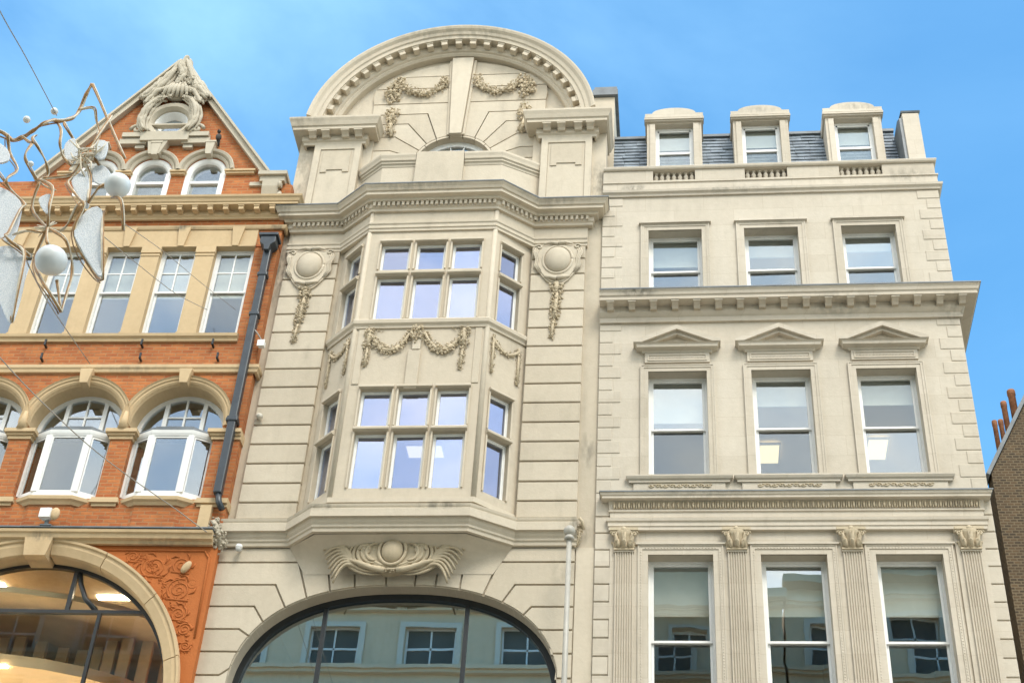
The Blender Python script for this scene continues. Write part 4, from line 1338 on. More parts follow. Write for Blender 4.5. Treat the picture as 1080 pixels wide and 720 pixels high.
# third floor: pilasters and sashes
for i in range(8):
    c = WC[i] - .58
    k = MB().box(c - .185, c + .185, -.035, .30, 19.42, 21.795)
    k.box(c - .20, c + .20, -.06, .02, 19.42, 19.60).box(c - .195, c + .195, -.05, .02, 21.56, 21.60).box(c - .20, c + .20, -.055, .02, 21.64, 21.79)
    obj('pilaster', k, M_LBS, LB)
for i in range(7):
    sash_window(LB, WC[i] - (.025 if i else 0), .10, 19.60, 21.793, .745 if i else .78, 20.73, grid=(2, 2), blind=1.02)
obj('sill_course', MB().sweep([(0, 19.38), (.05, 19.38), (.06, 19.44), (.10, 19.47), (.11, 19.53), (.04, 19.57), (-.2, 19.60), (-.2, 19.38)], [(LX0, 0), (-7.75, 0)]), M_LBS, LB)
obj('string_course', MB().sweep([(0, 18.63), (.05, 18.64), (.06, 18.70), (.08, 18.73), (.08, 18.80), (0, 18.83)], LP), M_LBS, LB)
# iron brackets in the brick band
me = mesh_of('iron_hook', MB().box(-.018, .018, -.12, .02, -.035, .0).box(-.018, .018, -.12, -.09, -.035, .10), M_DRK)
for x, z in ((-11.44, 19.28), (-9.56, 19.28), (-8.19, 19.28), (-11.43, 18.95), (-9.52, 18.95), (-8.04, 18.95), (-13.3, 19.28), (-13.3, 18.95)):
    obj('iron_hook', me, None, LB, loc=(x, 0, z))
# arches with keystones, imposts, piers, bow windows
for c in AC:
    arch = MB()
    arch.arc([(.86, .42), (.86, .03), (.90, -.015), (.93, -.035), (.96, -.035), (.98, -.06), (1.01, -.065), (1.035, -.09), (1.04, -.02), (1.04, .0), (.884, .0), (.884, .42)], c, 17.5, R(-3), R(183), 40)
    ao = obj('arch_moulding', arch, M_LBS, LB)
    obj('keystone', MB().prism([(c - .075, 18.33), (c + .075, 18.33), (c + .125, 18.66), (c - .125, 18.66)], -.14, .05), M_LBS, ao, bevel=.01)
for i in range(6):
    ip = MB(); bb = MB()
    c = AC[0] + .9465 - 1.893 * i
    a, b = c - .19, c + .19
    if i == 0:
        a, b = -7.82, LX1 + .02
    for z0, z1, p in ((17.13, 17.20, .03), (17.20, 17.25, .06), (17.25, 17.325, .10)):
        ip.box(a - p, b + (p if i else 0), -p, .41, z0 + .001, z1)
    if i:
        ip.tube([(c, -.03, 17.33), (c, -.04, 17.72)], [.11, .04], 10)
        for z0, z1, p in ((15.70, 15.76, .03), (15.76, 15.82, .07), (15.82, 15.87, .05)):
            bb.box(a - p, b + p, -p, .3, z0 + .001, z1)
    else:
        for z0, z1, p in ((15.70, 15.76, .03), (15.76, 15.82, .07), (15.82, 15.87, .05)):
            bb.box(a - p, b, -p, .3, z0 + .001, z1)
        bb.box(-7.75, -7.55, -.10, .02, 15.2, 15.69)
    obj('impost', ip, M_LBS, LB)
    obj('pier_base', bb, M_LBS, LB)
for c in AC:
    # fanlight set back in the arch
    f = MB().arc([(.858, .42), (.858, .34), (.77, .34), (.77, .42)], c, 17.5, 0, pi, 30)
    f.box(c - .86, c + .86, .33, .42, 17.42, 17.52)
    for x in (-.36, .36):
        f.box(c + x - .04, c + x + .04, .345, .41, 17.5, 17.5 + math.sqrt(.8 ** 2 - x * x))
    f.box(c - .018, c + .018, .36, .40, 17.5, 18.3).box(c - .33, c + .33, .362, .398, 17.87, 17.90)
    fo = obj('fanlight', f, M_WHT, LB)
    obj('glass_pane', MB().prism(arcpts(c, 17.5, .80, 0, pi, 24), .385, .389), M_GLS, fo)
    # canted bow below it
    plan = [(c - .76, .16), (c - .37, -.05), (c + .37, -.05), (c + .76, .16)]
    b = MB()
    b.sweep([(-.07, 15.9), (0, 15.9), (0, 15.985), (-.07, 15.985)], plan)
    b.sweep([(-.07, 17.19), (0.0, 17.19), (0.02, 17.24), (.03, 17.30), (-.07, 17.30)], plan)
    for i, (x, y) in enumerate(plan):
        w_ = .055 if i in (1, 2) else .045
        b.prism([(x - w_, y - (.012 if i in (1, 2) else .03)), (x + w_, y - (.012 if i in (1, 2) else .03)), (x + w_, y + .08), (x - w_, y + .08)], 15.985, 17.19, plane='xy')
    for i in range(3):
        T, ln = facet(plan[i], plan[i + 1])
        b.T = T
        ring(b, .05, ln - .05, 15.986, 17.189, .035, .012, .05)
    b.T = None
    bo = obj('bow_window', b, M_WHT, LB)
    for i in range(3):
        T, ln = facet(plan[i], plan[i + 1])
        gm = MB(); gm.box(.07, ln - .07, .03, .034, 16.0, 17.17)
        gp = obj('glass_pane', gm, M_GLS, bo)
        gp.matrix_basis = T
    st = MB().sweep([(-.1, 15.70), (.02, 15.70), (.05, 15.75), (.09, 15.78), (.10, 15.84), (.06, 15.87), (.01, 15.898), (-.1, 15.898)], plan)
    obj('stone_sill', st, M_LBS, bo)
    rf = MB().prism([(c - .78, .34), (c - .78, .15)] + [(c - .38, -.08), (c + .38, -.08), (c + .78, .15), (c + .78, .34)], 17.302, 17.345, plane='xy')
    rf.prism([(c - .7, .34), (c - .34, .0), (c + .34, .0), (c + .7, .34)], 17.345, 17.43, plane='xy')
    obj('lead_roof', rf, M_LED, bo)
    ap = MB().sweep([(-.2, 15.2), (-.01, 15.2), (-.01, 15.70), (-.2, 15.70)], plan)
    obj('brick_apron', ap, M_BR, bo)
# lead-topped cornice over the shop arch
obj('shop_cornice', MB().sweep([(0, 14.92), (.06, 14.92), (.08, 14.97), (.14, 14.99), (.16, 15.06), (.19, 15.08), (.20, 15.13), (0, 15.15)], [(LX0, 0), (-7.42, 0)]), M_LBS, LB)
obj('lead_flashing', MB().box(LX0, -7.42, -.215, .0, 15.151, 15.175), M_LED, LB)
# big shop arch
am = MB()
prof = [(2.64, .43), (2.64, .06), (2.66, .0), (2.72, -.02), (2.80, -.05), (2.86, -.05), (2.88, -.085), (2.92, -.09), (2.93, .0)]
lastang = 0
cuts = [R(-2), R(15), R(40), R(65), R(86), R(94), R(115), R(140), R(165), R(182)]
for a, b in zip(cuts[:-1], cuts[1:]):
    am.arc(prof, BGX, BGZ, a + .003, b - .003, 14)
for sg in (-1, 1):
    am.box(BGX + sg * 2.785 - .145, BGX + sg * 2.785 + .145, -.05, .38, 6.9, 11.98)
am.prism([(BGX - .22, 14.64), (BGX + .16, 14.64), (BGX + .22, 15.0), (BGX - .28, 15.0)], -.14, .3)
obj('shop_arch', am, M_LBS, LB)
# relief scrolls in the terracotta spandrel
sc = MB()
def spiral(cx, cz, r, turns, sg=1, th=.022, a0=0.0, y=.012):
    n = int(turns * 20)
    pts = []
    for t in range(n):
        f = t / (n - 1); rr = r * (1 - f) + .02
        a = a0 + sg * f * turns * 2 * pi
        pts.append((cx + rr * math.cos(a), y + .008, cz + rr * math.sin(a)))
    sc.tube(pts, [th * (1 - .4 * t / n) for t in range(n)], 6)
for cx, cz, r, tr, sg, a0_ in ((-8.38, 14.52, .20, 2.4, 1, 2.5), (-7.90, 14.56, .16, 2.2, -1, .5), (-7.86, 14.08, .20, 2.4, 1, 1.2), (-7.78, 13.64, .13, 2, -1, 1), (-7.62, 13.35, .10, 2, 1, 0), (-7.55, 13.05, .08, 2, -1, 0), (-8.78, 14.72, .10, 1.8, -1, 0)):
    spiral(cx, cz, r, tr, sg, .017, a0_)
    lumps(sc, [(cx - r, .03, cz - r * .8), (cx + r, .03, cz - r)], .055, 26, ysc=.3)
    for q in range(5):
        a_ = 1.2 * q + cx
        sc.tube([(cx + r * math.cos(a_), .02, cz + r * math.sin(a_)), (cx + r * 1.35 * math.cos(a_ + .25), .012, cz + r * 1.35 * math.sin(a_ + .25)), (cx + r * 1.5 * math.cos(a_ + .6), .02, cz + r * 1.5 * math.sin(a_ + .6))], [.008, .02, .006], 5)
for i in range(26):
    a_ = random.uniform(.05, 1.25); rr_ = random.uniform(3.0, 3.6)
    x, z = BGX + rr_ * math.cos(a_), BGZ + rr_ * math.sin(a_)
    if x < LX1 - .2 and z < 14.72:
        spiral(x, z, random.uniform(.05, .09), 1.6, random.choice((-1, 1)), .014, random.uniform(0, 6), .018)
for i in range(34):
    t = i / 33
    x = -8.7 + 1.2 * t; z = 14.75 - 2.2 * t ** 1.7
    if x < LX1 - .1 and math.hypot(x - BGX, z - BGZ) > 2.98:
        lumps(sc, [(x, .03, z), (x + .04, .03, z - .05)], .07, 6, ysc=.35)
sc.tube([(-9.4, .012, 14.84), (-7.55, .012, 14.84), (-7.45, .012, 14.7), (-7.42, .012, 13.2)], .02, 6)
obj('relief_scrolls', sc, M_TER, LB)
k = MB().ball((-7.80, -.02, 14.50), .07, .05, .13, 10, 6, Matrix.Rotation(.5, 3, 'Y'))
obj('chipped_stone', k, M_LBS, LB)
# shop window in the arch: dark bars, glass, curved timber interior
k = MB().arc([(2.645, .40), (2.645, .30), (2.58, .30), (2.58, .40)], BGX, BGZ, 0, pi, 50)
k.box(BGX - 2.6, BGX + 2.6, .31, .39, 13.79, 13.85)
for x in (-9.24, -11.6):
    k.box(x - .028, x + .028, .315, .385, 8.0, 13.79)
k.box(-9.86, -9.79, .315, .385, 13.85, 14.62)
pts = [(-9.78, .35, 14.62), (-9.70, .35, 14.35), (-9.56, .35, 14.08), (-9.32, .35, 13.85)]
k.tube(pts, .045, 8)
so = obj('shop_window', k, M_DRK, LB)
obj('glass_pane', MB().prism(arcpts(BGX, BGZ, 2.59, 0, pi, 40) + [(BGX - 2.59, 8.0), (BGX + 2.59, 8.0)], .345, .351), M_GLC, so)
k = MB()
# curved balcony soffit sweeping across the shop
for (r0, zc, zt, mat_) in ((3.6, 13.15, 13.35, 0), (4.4, 14.2, 14.3, 0)):
    poly = [(-11.8 + r0 * math.cos(a), 3.6 + r0 * .75 * math.sin(a)) for a in [R(-150 + 12 * i) for i in range(21)]] + [(-8, 6), (-16, 6)]
    k.prism(poly, zc, zt, plane='xy')
k.box(-16.5, -7.6, 6.0, 6.1, 7, 14.9)
so2 = obj('shop_interior', k, M_SHOP, LB)
k = MB()
for i in range(16):
    x = -13.0 + i * .33
    k.box(x, x + .2, 2.2 + .25 * math.sin(i), 2.3 + .25 * math.sin(i), 13.36, 14.2)
for i in range(12):
    x = -13 + i * .45
    k.box(x, x + .30, 3.5, 3.6, 9, 13.1)
obj('shop_slats', k, M_SHOP, so2)
obj('shop_ceiling', MB().box(-16.6, -7.7, .5, 6, 14.86, 14.9).box(-16.6, -7.7, .5, 6, 8.6, 8.8), M_SHOPC, so2)
for (a, b, y0, y1, z) in ((-12.4, -11.5, 1.2, 1.4, 14.84), (-9.9, -9.3, 1.6, 1.75, 14.84), (-11.6, -10.9, .95, 1.05, 13.12)):
    obj('strip_lamp', MB().box(a, b, y0, y1, z, z + .015), M_LMP, so2)
for a, b, y in ((-12.6, -11.0, 1.4), (-10.6, -9.0, 1.2), (-11.5, -9.5, 3.0)):  # added glowing strips, out of sight below, to brighten the balcony soffit
    obj('added_fill_strip', MB().box(a, b, y, y + .12, 10.6, 10.66), M_LMP, so2)
# drainpipe with hopper
k = MB().box(-7.56, -7.41, -.19, -.05, 15.9, 21.6)
for z in (17.45, 19.9, 20.9):
    k.box(-7.585, -7.385, -.205, -.03, z, z + .09)
k.box(-7.60, -7.38, -.21, .0, 17.42, 17.5)
dp = obj('drainpipe', k, M_BLK, LB, bevel=.02)
k = MB().prism([(-7.53, 21.5), (-7.44, 21.5), (-7.42, 21.62), (-7.33, 21.70), (-7.33, 21.86), (-7.64, 21.86), (-7.64, 21.70), (-7.55, 21.62)], -.28, -.02).box(-7.68, -7.29, -.31, .0, 21.86, 21.93)
obj('hopper', k, M_BLK, dp, bevel=.01)
k = MB().tube([(-7.48, -.12, 15.95), (-7.44, -.12, 15.75), (-7.36, -.10, 15.6)], .055, 8)
obj('pipe_shoe', k, M_BLK, dp)

# ================================================================== FAR RIGHT: brown brick gable end with clay pots
FB = thing('brown_brick_house', 'dark brown brick house with clay chimney pots beyond the stucco building', 'building', (8.5, 3.0, 0))
obj('wall', MB().prism([(5.93, .1), (5.93, 18.43), (6.78, 20.05), (8.2, 22.8), (11, 22.8), (11, .1)], 3.0, 3.4), M_BRN, FB)
obj('return_wall', MB().box(5.93, 6.2, 3.402, 9, .1, 18.3).box(10.6, 11, 3.402, 9, .1, 22.7), M_BRN, FB)
cpg = MB()
for a, b in ((Vector((5.88, 18.36)), Vector((6.78, 20.07))), (Vector((6.78, 20.07)), Vector((8.2, 22.82)))):
    d = (b - a).normalized(); n_ = Vector((-d.y, d.x))
    cpg.prism([tuple(a), tuple(b), tuple(b + n_ * .07), tuple(a + n_ * .07)], 2.93, 3.46)
obj('raking_coping', cpg, M_LED, FB)
so = obj('chimney_stack', MB().box(6.15, 7.1, 3.6, 4.2, 17.0, 18.9), M_BRN, FB)
for x, r, z1 in ((6.345, .055, 20.23), (6.47, .055, 20.25), (6.59, .065, 20.70), (6.78, .085, 20.99)):
    obj('chimney_pot', MB().lathe([(r * .92, 18.7), (r * .88, z1 - .13), (r, z1 - .12), (r, z1 - .03), (r * .9, z1), (r * .6, z1)], x, 3.8, 14), M_POT, so)

# ================================================================== things on and in front of the facades
def ceiling_lamp(x0, x1, y0, y1, z, label):
    o = thing('ceiling_light', label, 'ceiling light', ((x0 + x1) / 2, (y0 + y1) / 2, z))
    obj('housing', ring_xy(x0, x1, y0, y1, z), M_WHT, o)
    obj('diffuser', MB().box(x0 + .03, x1 - .03, y0 + .03, y1 - .03, z + .004, z + .02), M_LIT, o)
def ring_xy(x0, x1, y0, y1, z):
    return MB().prism([(x0, y0), (x1, y0), (x1, y1), (x0, y1)], z, z + .05, [[(x0 + .03, y0 + .03), (x1 - .03, y0 + .03), (x1 - .03, y1 - .03), (x0 + .03, y1 - .03)]], plane='xy')
ceiling_lamp(1.60, 2.04, 3.5, 4.2, 19.5, 'lit square ceiling panel seen through the middle window under the stucco pediments')
ceiling_lamp(3.73, 4.17, 3.35, 4.1, 19.5, 'lit square ceiling panel seen through the right window under the stucco pediments')
ceiling_lamp(-5.27, -4.52, 1.90, 2.36, 18.44, 'lit square ceiling panel seen through the lower windows of the stone bay')

fp = thing('flagpole', 'slim grey pole with a ball top in front of the stone facade beside the arch', 'pole', (-1.80, -.6, 9.0))
obj('pole', MB().lathe([(.05, 9.0), (.045, 12), (.042, 14.80)], -1.80, -.6, 14), M_STL, fp)
obj('ball_finial', MB().ball((-1.80, -.6, 14.93), .10, .10, .10, 16, 10), M_STL, fp)
obj('collar', MB().lathe([(.08, 14.76), (.085, 14.80), (.06, 14.84)], -1.80, -.6, 14), M_STL, fp)
obj('bracket', MB().box(-1.83, -1.77, -.6, .02, 11.0, 11.1).box(-1.83, -1.77, -.6, .02, 9.4, 9.5), M_STL, fp)

def lpos(x, y, z):
    v = Matrix.Rotation(AL, 3, 'Z') @ Vector((x, y, z))
    return tuple(v + Vector(LO))
fl = thing('floodlight', 'white floodlight with a tan lens on the lead ledge under the brick bow window', 'floodlight', lpos(-10.36, -.2, 15.18))
T = Matrix.Translation(lpos(-10.36, -.2, 15.18))
def at(mb): mb.T = T; return mb
obj('bracket', at(MB()).box(-.10, .10, -.03, .03, 0, .02).box(-.03, .03, -.02, .02, .02, .12), M_LED, fl)
obj('housing', at(MB()).ball((-.03, 0, .23), .14, .10, .13, 14, 9).box(-.13, .07, -.11, -.02, .12, .30), M_WHT, fl)
obj('lens', at(MB()).ball((.12, -.03, .22), .09, .06, .125, 12, 8), M_LBS, fl)

def camera_dome(name, label, p, s=.09):
    o = thing(name, label, 'security camera', p)
    m1 = MB(); m1.T = Matrix.Translation(p); m1.lathe([(s * .6, 0), (s, .02), (s, .06), (s * .8, .08)], 0, 0, 14)
    m2 = MB(); m2.T = Matrix.Translation(p); m2.ball((0, 0, 0), s * .85, s * .85, s * .85, 14, 9)
    m3 = MB(); m3.T = Matrix.Translation(p); m3.box(-.02, .02, 0, .24, .03, .06)
    obj('base', m1, M_WHT, o); obj('dome', m2, M_GRY, o); obj('arm', m3, M_WHT, o)
camera_dome('security_camera', 'small white dome camera on the stone wall left of the arch, below the cornice', (-7.47, -.12, 14.90), .06)
jb = thing('junction_box', 'small white cable box beside the black drainpipe', 'cable box', (-7.72, -.23, 19.2))
obj('box', MB().box(-7.80, -7.68, -.30, -.2, 19.2, 19.32), M_WHT, jb, bevel=.01)
obj('lid', MB().box(-7.81, -7.67, -.315, -.301, 19.19, 19.33), M_WHT, jb)
ft = thing('wall_spotlight', 'tiny pale spotlight fixed on a joint of the left stone pier', 'spotlight', (-7.55, -.0, 17.6))
obj('mount', MB().box(-7.62, -7.52, -.03, .05, 17.60, 17.64).tube([(-7.57, -.02, 17.63), (-7.57, -.10, 17.70)], .02, 8), M_CRM, ft)
obj('lamp_head', MB().tube([(-7.60, -.08, 17.74), (-7.53, -.16, 17.66)], [.05, .06], 10), M_CRM, ft)

b = lpos(-9.06, -.12, 24.74)
bd = MB(); bd.T = Matrix.Translation(b)
bd.ball((0, 0, .11), .06, .075, .11, 10, 8, Matrix.Rotation(-.35, 3, 'X'))
bd.ball((0, -.045, .235), .042, .045, .042, 10, 7)
bd.tube([(0, -.08, .235), (0, -.115, .225)], [.014, .003], 6)
bd.tube([(0, .04, .05), (0, .10, -.06)], [.04, .022], 8)
bd.tube([(-.02, 0, .03), (-.02, -.01, -.01)], .008, 5); bd.tube([(.02, 0, .03), (.02, -.01, -.01)], .008, 5)
tag(obj('pigeon', bd, M_BIRD), 'small dark bird perched on the keystone of the right gable window', 'bird')

# hanging street decoration
DEC = dict(
 S1=[(-8.43, 14.89), (-8.04, 14.77), (-7.89, 14.67), (-7.74, 14.65), (-7.57, 14.63), (-7.44, 14.67), (-7.35, 14.76), (-7.28, 14.85), (-7.2, 15.02), (-7.17, 15.2), (-7.12, 15.35), (-7.06, 15.49)],
 S2=[(-7.06, 15.49), (-6.71, 14.83), (-6.36, 14.17)],
 S3=[(-7.32, 14.79), (-7.19, 14.56), (-7.15, 14.35), (-7.1, 14.2), (-6.98, 14.07)],
 S4=[(-7.25, 14.82), (-7.19, 14.69), (-7.08, 14.57), (-7.0, 14.44), (-6.98, 14.31), (-6.99, 14.12)],
 S5=[(-7.91, 14.64), (-7.88, 14.46), (-7.68, 14.14), (-7.7, 13.9), (-7.7, 13.82)],
 S6=[(-7.73, 14.6), (-7.61, 14.5), (-7.5, 14.38), (-7.52, 14.17), (-7.48, 14.04), (-7.32, 13.86), (-7.08, 13.68)],
 S7=[(-7.54, 14.61), (-7.5, 14.41), (-7.39, 14.28), (-7.31, 14.15), (-7.3, 14.01), (-7.32, 13.86)],
 S8=[(-8.05, 14.23), (-7.81, 13.95), (-7.68, 13.82), (-7.46, 13.58), (-7.43, 13.4), (-7.41, 12.96), (-7.41, 12.87), (-7.26, 12.74), (-7.11, 12.66)],
 S9=[(-7.3, 13.82), (-7.35, 13.51), (-7.05, 13.13), (-7.02, 13.09)],
 S10=[(-7.32, 13.86), (-7.09, 13.67), (-7.02, 13.36), (-7.0, 13.21), (-7.02, 13.09)],
 W11=[(-7.4, 12.99), (-7.2, 12.95), (-7.09, 13.02), (-7.03, 13.12), (-6.92, 13.15), (-6.82, 13.2), (-6.72, 13.4), (-6.67, 13.46)],
 W12=[(-7.28, 13.88), (-7.13, 13.97), (-7.0, 14.07), (-6.86, 14.18)],
 S13=[(-6.86, 14.18), (-6.96, 13.96), (-6.94, 13.76), (-6.69, 13.42), (-6.61, 13.3), (-6.68, 13.01), (-6.57, 12.76), (-6.33, 12.43), (-6.19, 12.29)],
 S14=[(-7.02, 13.09), (-6.91, 12.77), (-6.85, 12.7)],
 S15=[(-7.02, 13.09), (-6.77, 12.88), (-6.69, 12.76), (-6.64, 12.56), (-6.6, 12.27), (-6.55, 11.84)],
 S16=[(-7.02, 13.09), (-7.11, 12.83), (-7.08, 12.62), (-6.94, 12.38), (-6.77, 12.13), (-6.55, 11.84)],
 S17=[(-6.71, 12.29), (-6.57, 11.89)],
 S18=[(-6.37, 13.53), (-6.19, 13.36), (-6.12, 13.02)],
 W19=[(-7.13, 15.03), (-6.95, 15.06), (-6.9, 14.92), (-6.83, 14.7), (-6.78, 14.46), (-6.75, 14.22)],
 S20=[(-6.75, 14.22), (-6.6, 14.04), (-6.47, 13.91), (-6.41, 13.74), (-6.49, 13.59), (-6.63, 13.46)],
 S21=[(-6.86, 14.18), (-6.76, 14.46), (-6.69, 14.91)],
 W22=[(-6.42, 13.32), (-6.28, 12.78), (-6.19, 12.29)],
 W23=[(-6.64, 13.48), (-6.75, 13.95), (-6.86, 14.18)],
 S24=[(-7.65, 12.97), (-7.34, 12.25), (-7.06, 11.71)],
 W25=[(-7.41, 12.87), (-7.15, 12.66), (-7.07, 12.24), (-7.06, 11.71)],
 S26=[(-8.43, 14.89), (-8.55, 14.5), (-8.35, 14.2), (-8.05, 14.23)],
 S27=[(-8.05, 14.23), (-8.2, 13.6), (-8.0, 13.1), (-7.65, 12.97)],
)
PAN = [[(-8.0, 13.8), (-7.78, 13.82), (-7.51, 13.61), (-7.43, 13.37), (-7.43, 12.96), (-7.68, 13.14)],
 [(-7.62, 12.68), (-7.45, 12.84), (-7.24, 12.75), (-7.12, 12.52), (-7.06, 12.0), (-7.08, 11.71), (-7.27, 11.98)],
 [(-7.16, 14.49), (-7.07, 14.57), (-6.99, 14.39), (-6.96, 14.18), (-7.01, 14.1), (-7.13, 14.31)],
 [(-6.93, 13.84), (-6.85, 13.99), (-6.76, 13.95), (-6.64, 13.52), (-6.65, 13.4), (-6.78, 13.59)],
 [(-6.6, 13.3), (-6.43, 13.32), (-6.29, 12.78), (-6.2, 12.31), (-6.35, 12.46), (-6.55, 12.76), (-6.67, 12.99)],
 [(-7.23, 13.51), (-7.19, 13.6), (-7.1, 13.6), (-7.07, 13.42), (-7.09, 13.31)],
 [(-8.03, 14.48), (-7.86, 14.39), (-7.76, 14.25), (-7.76, 14.13), (-7.91, 14.14)],
 [(-6.76, 14.44), (-6.61, 14.42), (-6.59, 14.16), (-6.71, 14.18)],
 [(-6.74, 14.08), (-6.64, 14.13), (-6.51, 14.0), (-6.5, 13.82), (-6.67, 13.86)]]
def smooth(pts, k=4):
    P = [Vector(p) for p in pts]; out = []
    for i in range(len(P) - 1):
        a, b_, c_, d = P[max(i - 1, 0)], P[i], P[i + 1], P[min(i + 2, len(P) - 1)]
        for t in range(k):
            u = t / k
            out.append(.5 * ((2 * b_) + (c_ - a) * u + (2 * a - 5 * b_ + 4 * c_ - d) * u * u + (3 * b_ - a - 3 * c_ + d) * u ** 3))
    return out + [P[-1]]
DY = -10.0
dk = thing('hanging_decoration', 'copper and silver wire decoration with white glitter leaves and pearl balls above the street', 'decoration', (-7.2, DY, 11.7))
for i, (kname, pts) in enumerate(DEC.items()):
    ph = i * 1.7
    P3 = smooth([(x, DY + .12 * math.sin(ph + j * .9) * (0 if j in (0, len(pts) - 1) else 1), z) for j, (x, z) in enumerate(pts)])
    r = .0145 if kname[0] == 'S' else .015
    if kname == 'S1': r = .021
    m = MB()
    m.tube(P3, [r * (1 + .25 * math.sin(j * 1.3 + ph)) for j in range(len(P3))], 7)
    so_ = obj('wire_strand', m, M_COP if kname[0] == 'S' else M_SLV, dk)
    m = MB()
    m.tube([p + Vector((.016 + .006 * math.sin(j * .7 + ph), -.008, .012 * math.sin(j * .5))) for j, p in enumerate(P3)], r * .55, 6)
    obj('wire_strand', m, M_SLV if kname[0] == 'S' else M_COP, so_)
    if kname in ('S1', 'S8', 'S13', 'S5', 'S16'):
        m = MB(); m.tube([p + Vector((-.03, .02, -.022 - .02 * math.sin(j * .6))) for j, p in enumerate(P3)], r * .5, 6)
        obj('wire_strand', m, M_COP, so_)
m = MB()
for j in range(28):
    a = random.random() * 2 * pi; c0 = Vector((-6.82 + random.gauss(0, .07), DY + random.gauss(0, .06), 14.15 + random.gauss(0, .10)))
    d = Vector((math.cos(a), random.uniform(-.6, .6), math.sin(a))) * random.uniform(.06, .16)
    m.tube([c0 - d, c0 + Vector((d.z, 0, -d.x)) * .25, c0 + d], [.006, .014, .005], 5)
obj('wire_knot', m, M_SLV, dk)
m = MB()
for j in range(14):
    a = random.random() * 2 * pi; c0 = Vector((-7.03, DY, 13.09)); d = Vector((math.cos(a), random.uniform(-.5, .5), math.sin(a))) * .13
    m.tube([c0, c0 + d], [.012, .005], 5)
obj('wire_knot', m, M_SLV, dk)
for i, poly in enumerate(PAN):
    n = len(poly); dense = []
    for j in range(n):
        a, b_, c_, d = [Vector(poly[(j + q) % n]) for q in (-1, 0, 1, 2)]
        for t in range(3):
            u = t / 3
            dense.append(tuple(.5 * ((2 * b_) + (c_ - a) * u + (2 * a - 5 * b_ + 4 * c_ - d) * u * u + (3 * b_ - a - 3 * c_ + d) * u ** 3)))
    y = DY + random.uniform(-.08, .08)
    obj('glitter_leaf', MB().prism(dense, y - .012, y + .012), M_GLT, dk, bevel=.006)
for (x, z, r) in ((-6.29, 13.63, .148), (-6.79, 12.50, .175), (-7.67, 14.78, .045), (-7.36, 14.91, .045), (-7.42, 14.02, .035)):
    obj('pearl_ball', MB().ball((x, DY - .1, z), r, r, r * .96, 28, 18), M_BALL, dk)

def cable(label, pts, r, sag=0.0):
    P3 = smooth(pts, 5)
    m = MB(); m.tube(P3, r, 6)
    tag(obj('cable', m, M_CBL), label, 'cable', 'thin wires strung across the street')
cable('thin wire rising from the top of the street decoration into the sky', [(-7.37, -10, 14.94), (-6.71, -12, 13.64), (-5.89, -14, 12.06), (-4.0, -18.5, 8.6)], .0055)
cable('thin wire from the street decoration to the keystone of the middle brick arch', [(-7.21, -10, 12.72), (-8.42, -7, 14.59), (-10.86, -.5, 18.67)], .008)
cable('pale wire crossing the brick arches down to the corner beside the stone building', [(-10.9, -5, 16.4), (-10.74, -4.5, 16.12), (-10.34, -3.8, 15.83), (-9.88, -3.1, 15.58), (-9.46, -2.4, 15.42), (-9.05, -1.7, 15.35), (-8.47, -.9, 15.24), (-7.99, -.35, 15.09), (-7.85, -.2, 15.11)], .010)
cable('thin dark wire crossing the third brick sash window from the drainpipe', [(-6.61, -9.5, 13.42), (-7.95, -5, 16.76), (-8.39, -3, 18.14), (-8.93, -.3, 20.1)], .006)
cable('thin wire ending at the last brick sash window beside the drainpipe', [(-6.4, -9.5, 13.61), (-7.64, -5.5, 16.8), (-8.1, -2.8, 18.56), (-8.33, -.4, 20.0)], .005)
cable('short looped wire from the drainpipe to the cable box', [(-7.98, -.3, 19.62), (-7.86, -.34, 19.50), (-7.74, -.28, 19.33)], .014)

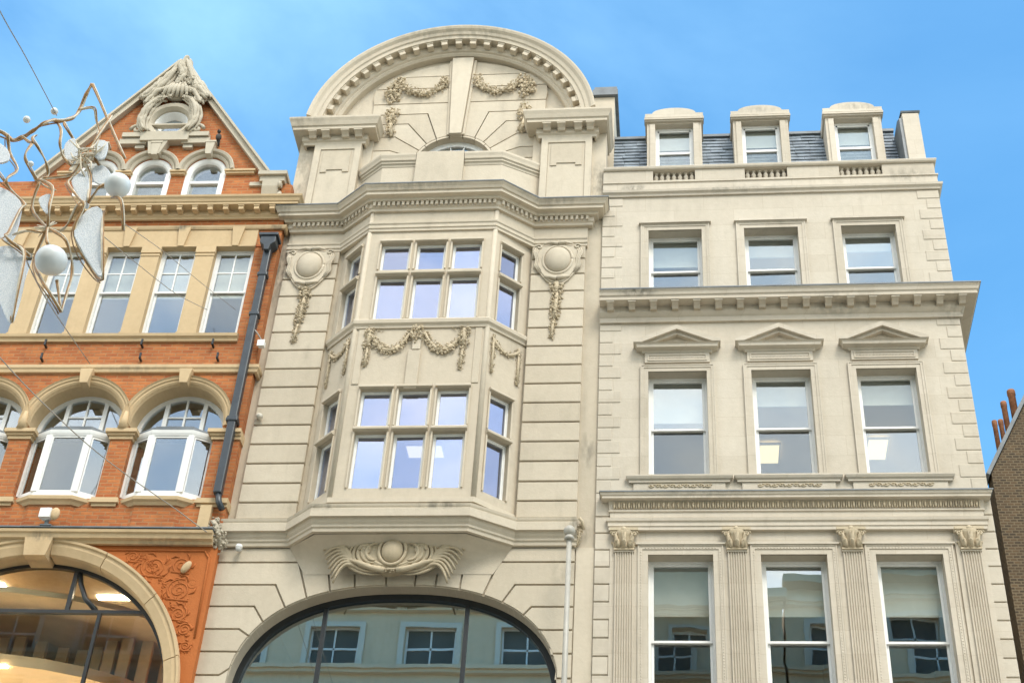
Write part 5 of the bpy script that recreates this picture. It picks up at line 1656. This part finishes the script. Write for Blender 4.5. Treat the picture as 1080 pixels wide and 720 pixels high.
# ================================================================== the other side of the street, seen only in the window glass
def opposite(name, label, x0, x1, h, mat_, rows, nb, gable=False):
    y = -24.6
    cx = (x0 + x1) / 2
    o = thing(name, label, 'building', (cx, y, 0))
    bw = (x1 - x0) / nb
    hs = []; ws = []
    for z0, z1 in rows:
        for i in range(nb):
            c = x0 + bw * (i + .5)
            hs.append(rect(c - bw * .26, c + bw * .26, z0, z1)); ws.append((c, z0, z1))
    outer = rect(x0, x1, .1, h)
    if gable:
        outer = [(x0, .1), (x1, .1), (x1, h), (cx + 2.2, h)] + arcpts(cx, h, 2.2, 0, pi, 20) + [(x0, h)]
    obj('wall', MB().prism(outer, y - .4, y, hs), mat_, o)
    obj('body', MB().box(x0, x1, y - 9, y - .402, .1, h - .5), mat_, o)
    m = MB()
    for zc in [r[1] + .55 for r in rows]:
        m.box(x0, x1, y - .01, y + .22, zc, zc + .12).box(x0, x1, y - .01, y + .32, zc + .12, zc + .26)
    m.box(x0 - .1, x1 + .1, y - .3, y + .6, h - .1, h + .25)
    obj('cornice', m, mat_, o)
    for c, z0, z1 in ws:
        k = MB(); ring(k, c - bw * .26, c + bw * .26, z0, z1, .07, y - .25, y - .15)
        k.box(c - .03, c + .03, y - .24, y - .16, z0, z1).box(c - bw * .25, c + bw * .25, y - .24, y - .16, (z0 + z1) / 2 - .04, (z0 + z1) / 2 + .04)
        w_ = obj('window', k, M_WHT, o)
        obj('glass_pane', MB().box(c - bw * .25, c + bw * .25, y - .21, y - .2, z0 + .03, z1 - .03), M_OPG, w_)
        k = MB(); ring(k, c - bw * .32, c + bw * .32, z0 - .1, z1 + .14, bw * .055, y, y + .09)
        obj('window_surround', k, M_CRM, w_)
    return o
rw = [(1, 4.4), (6.8, 10.0), (12.2, 15.2), (17.4, 20.2), (22.2, 24.8), (25.6, 27.2)]
opposite('terrace_house', 'pale stone terrace across the street to the left behind the viewer, six bays wide', -24, -3.6, 28.4, M_OPP, rw, 6)
opposite('terrace_house', 'cream terrace with a round gable across the street, behind the viewer', -3.5, 3.6, 28.0, M_OPP, rw, 3, True)
opposite('terrace_house', 'narrow pale terrace at the corner across the street to the right behind the viewer', 3.7, 9.6, 28.6, M_OPP, rw, 2)
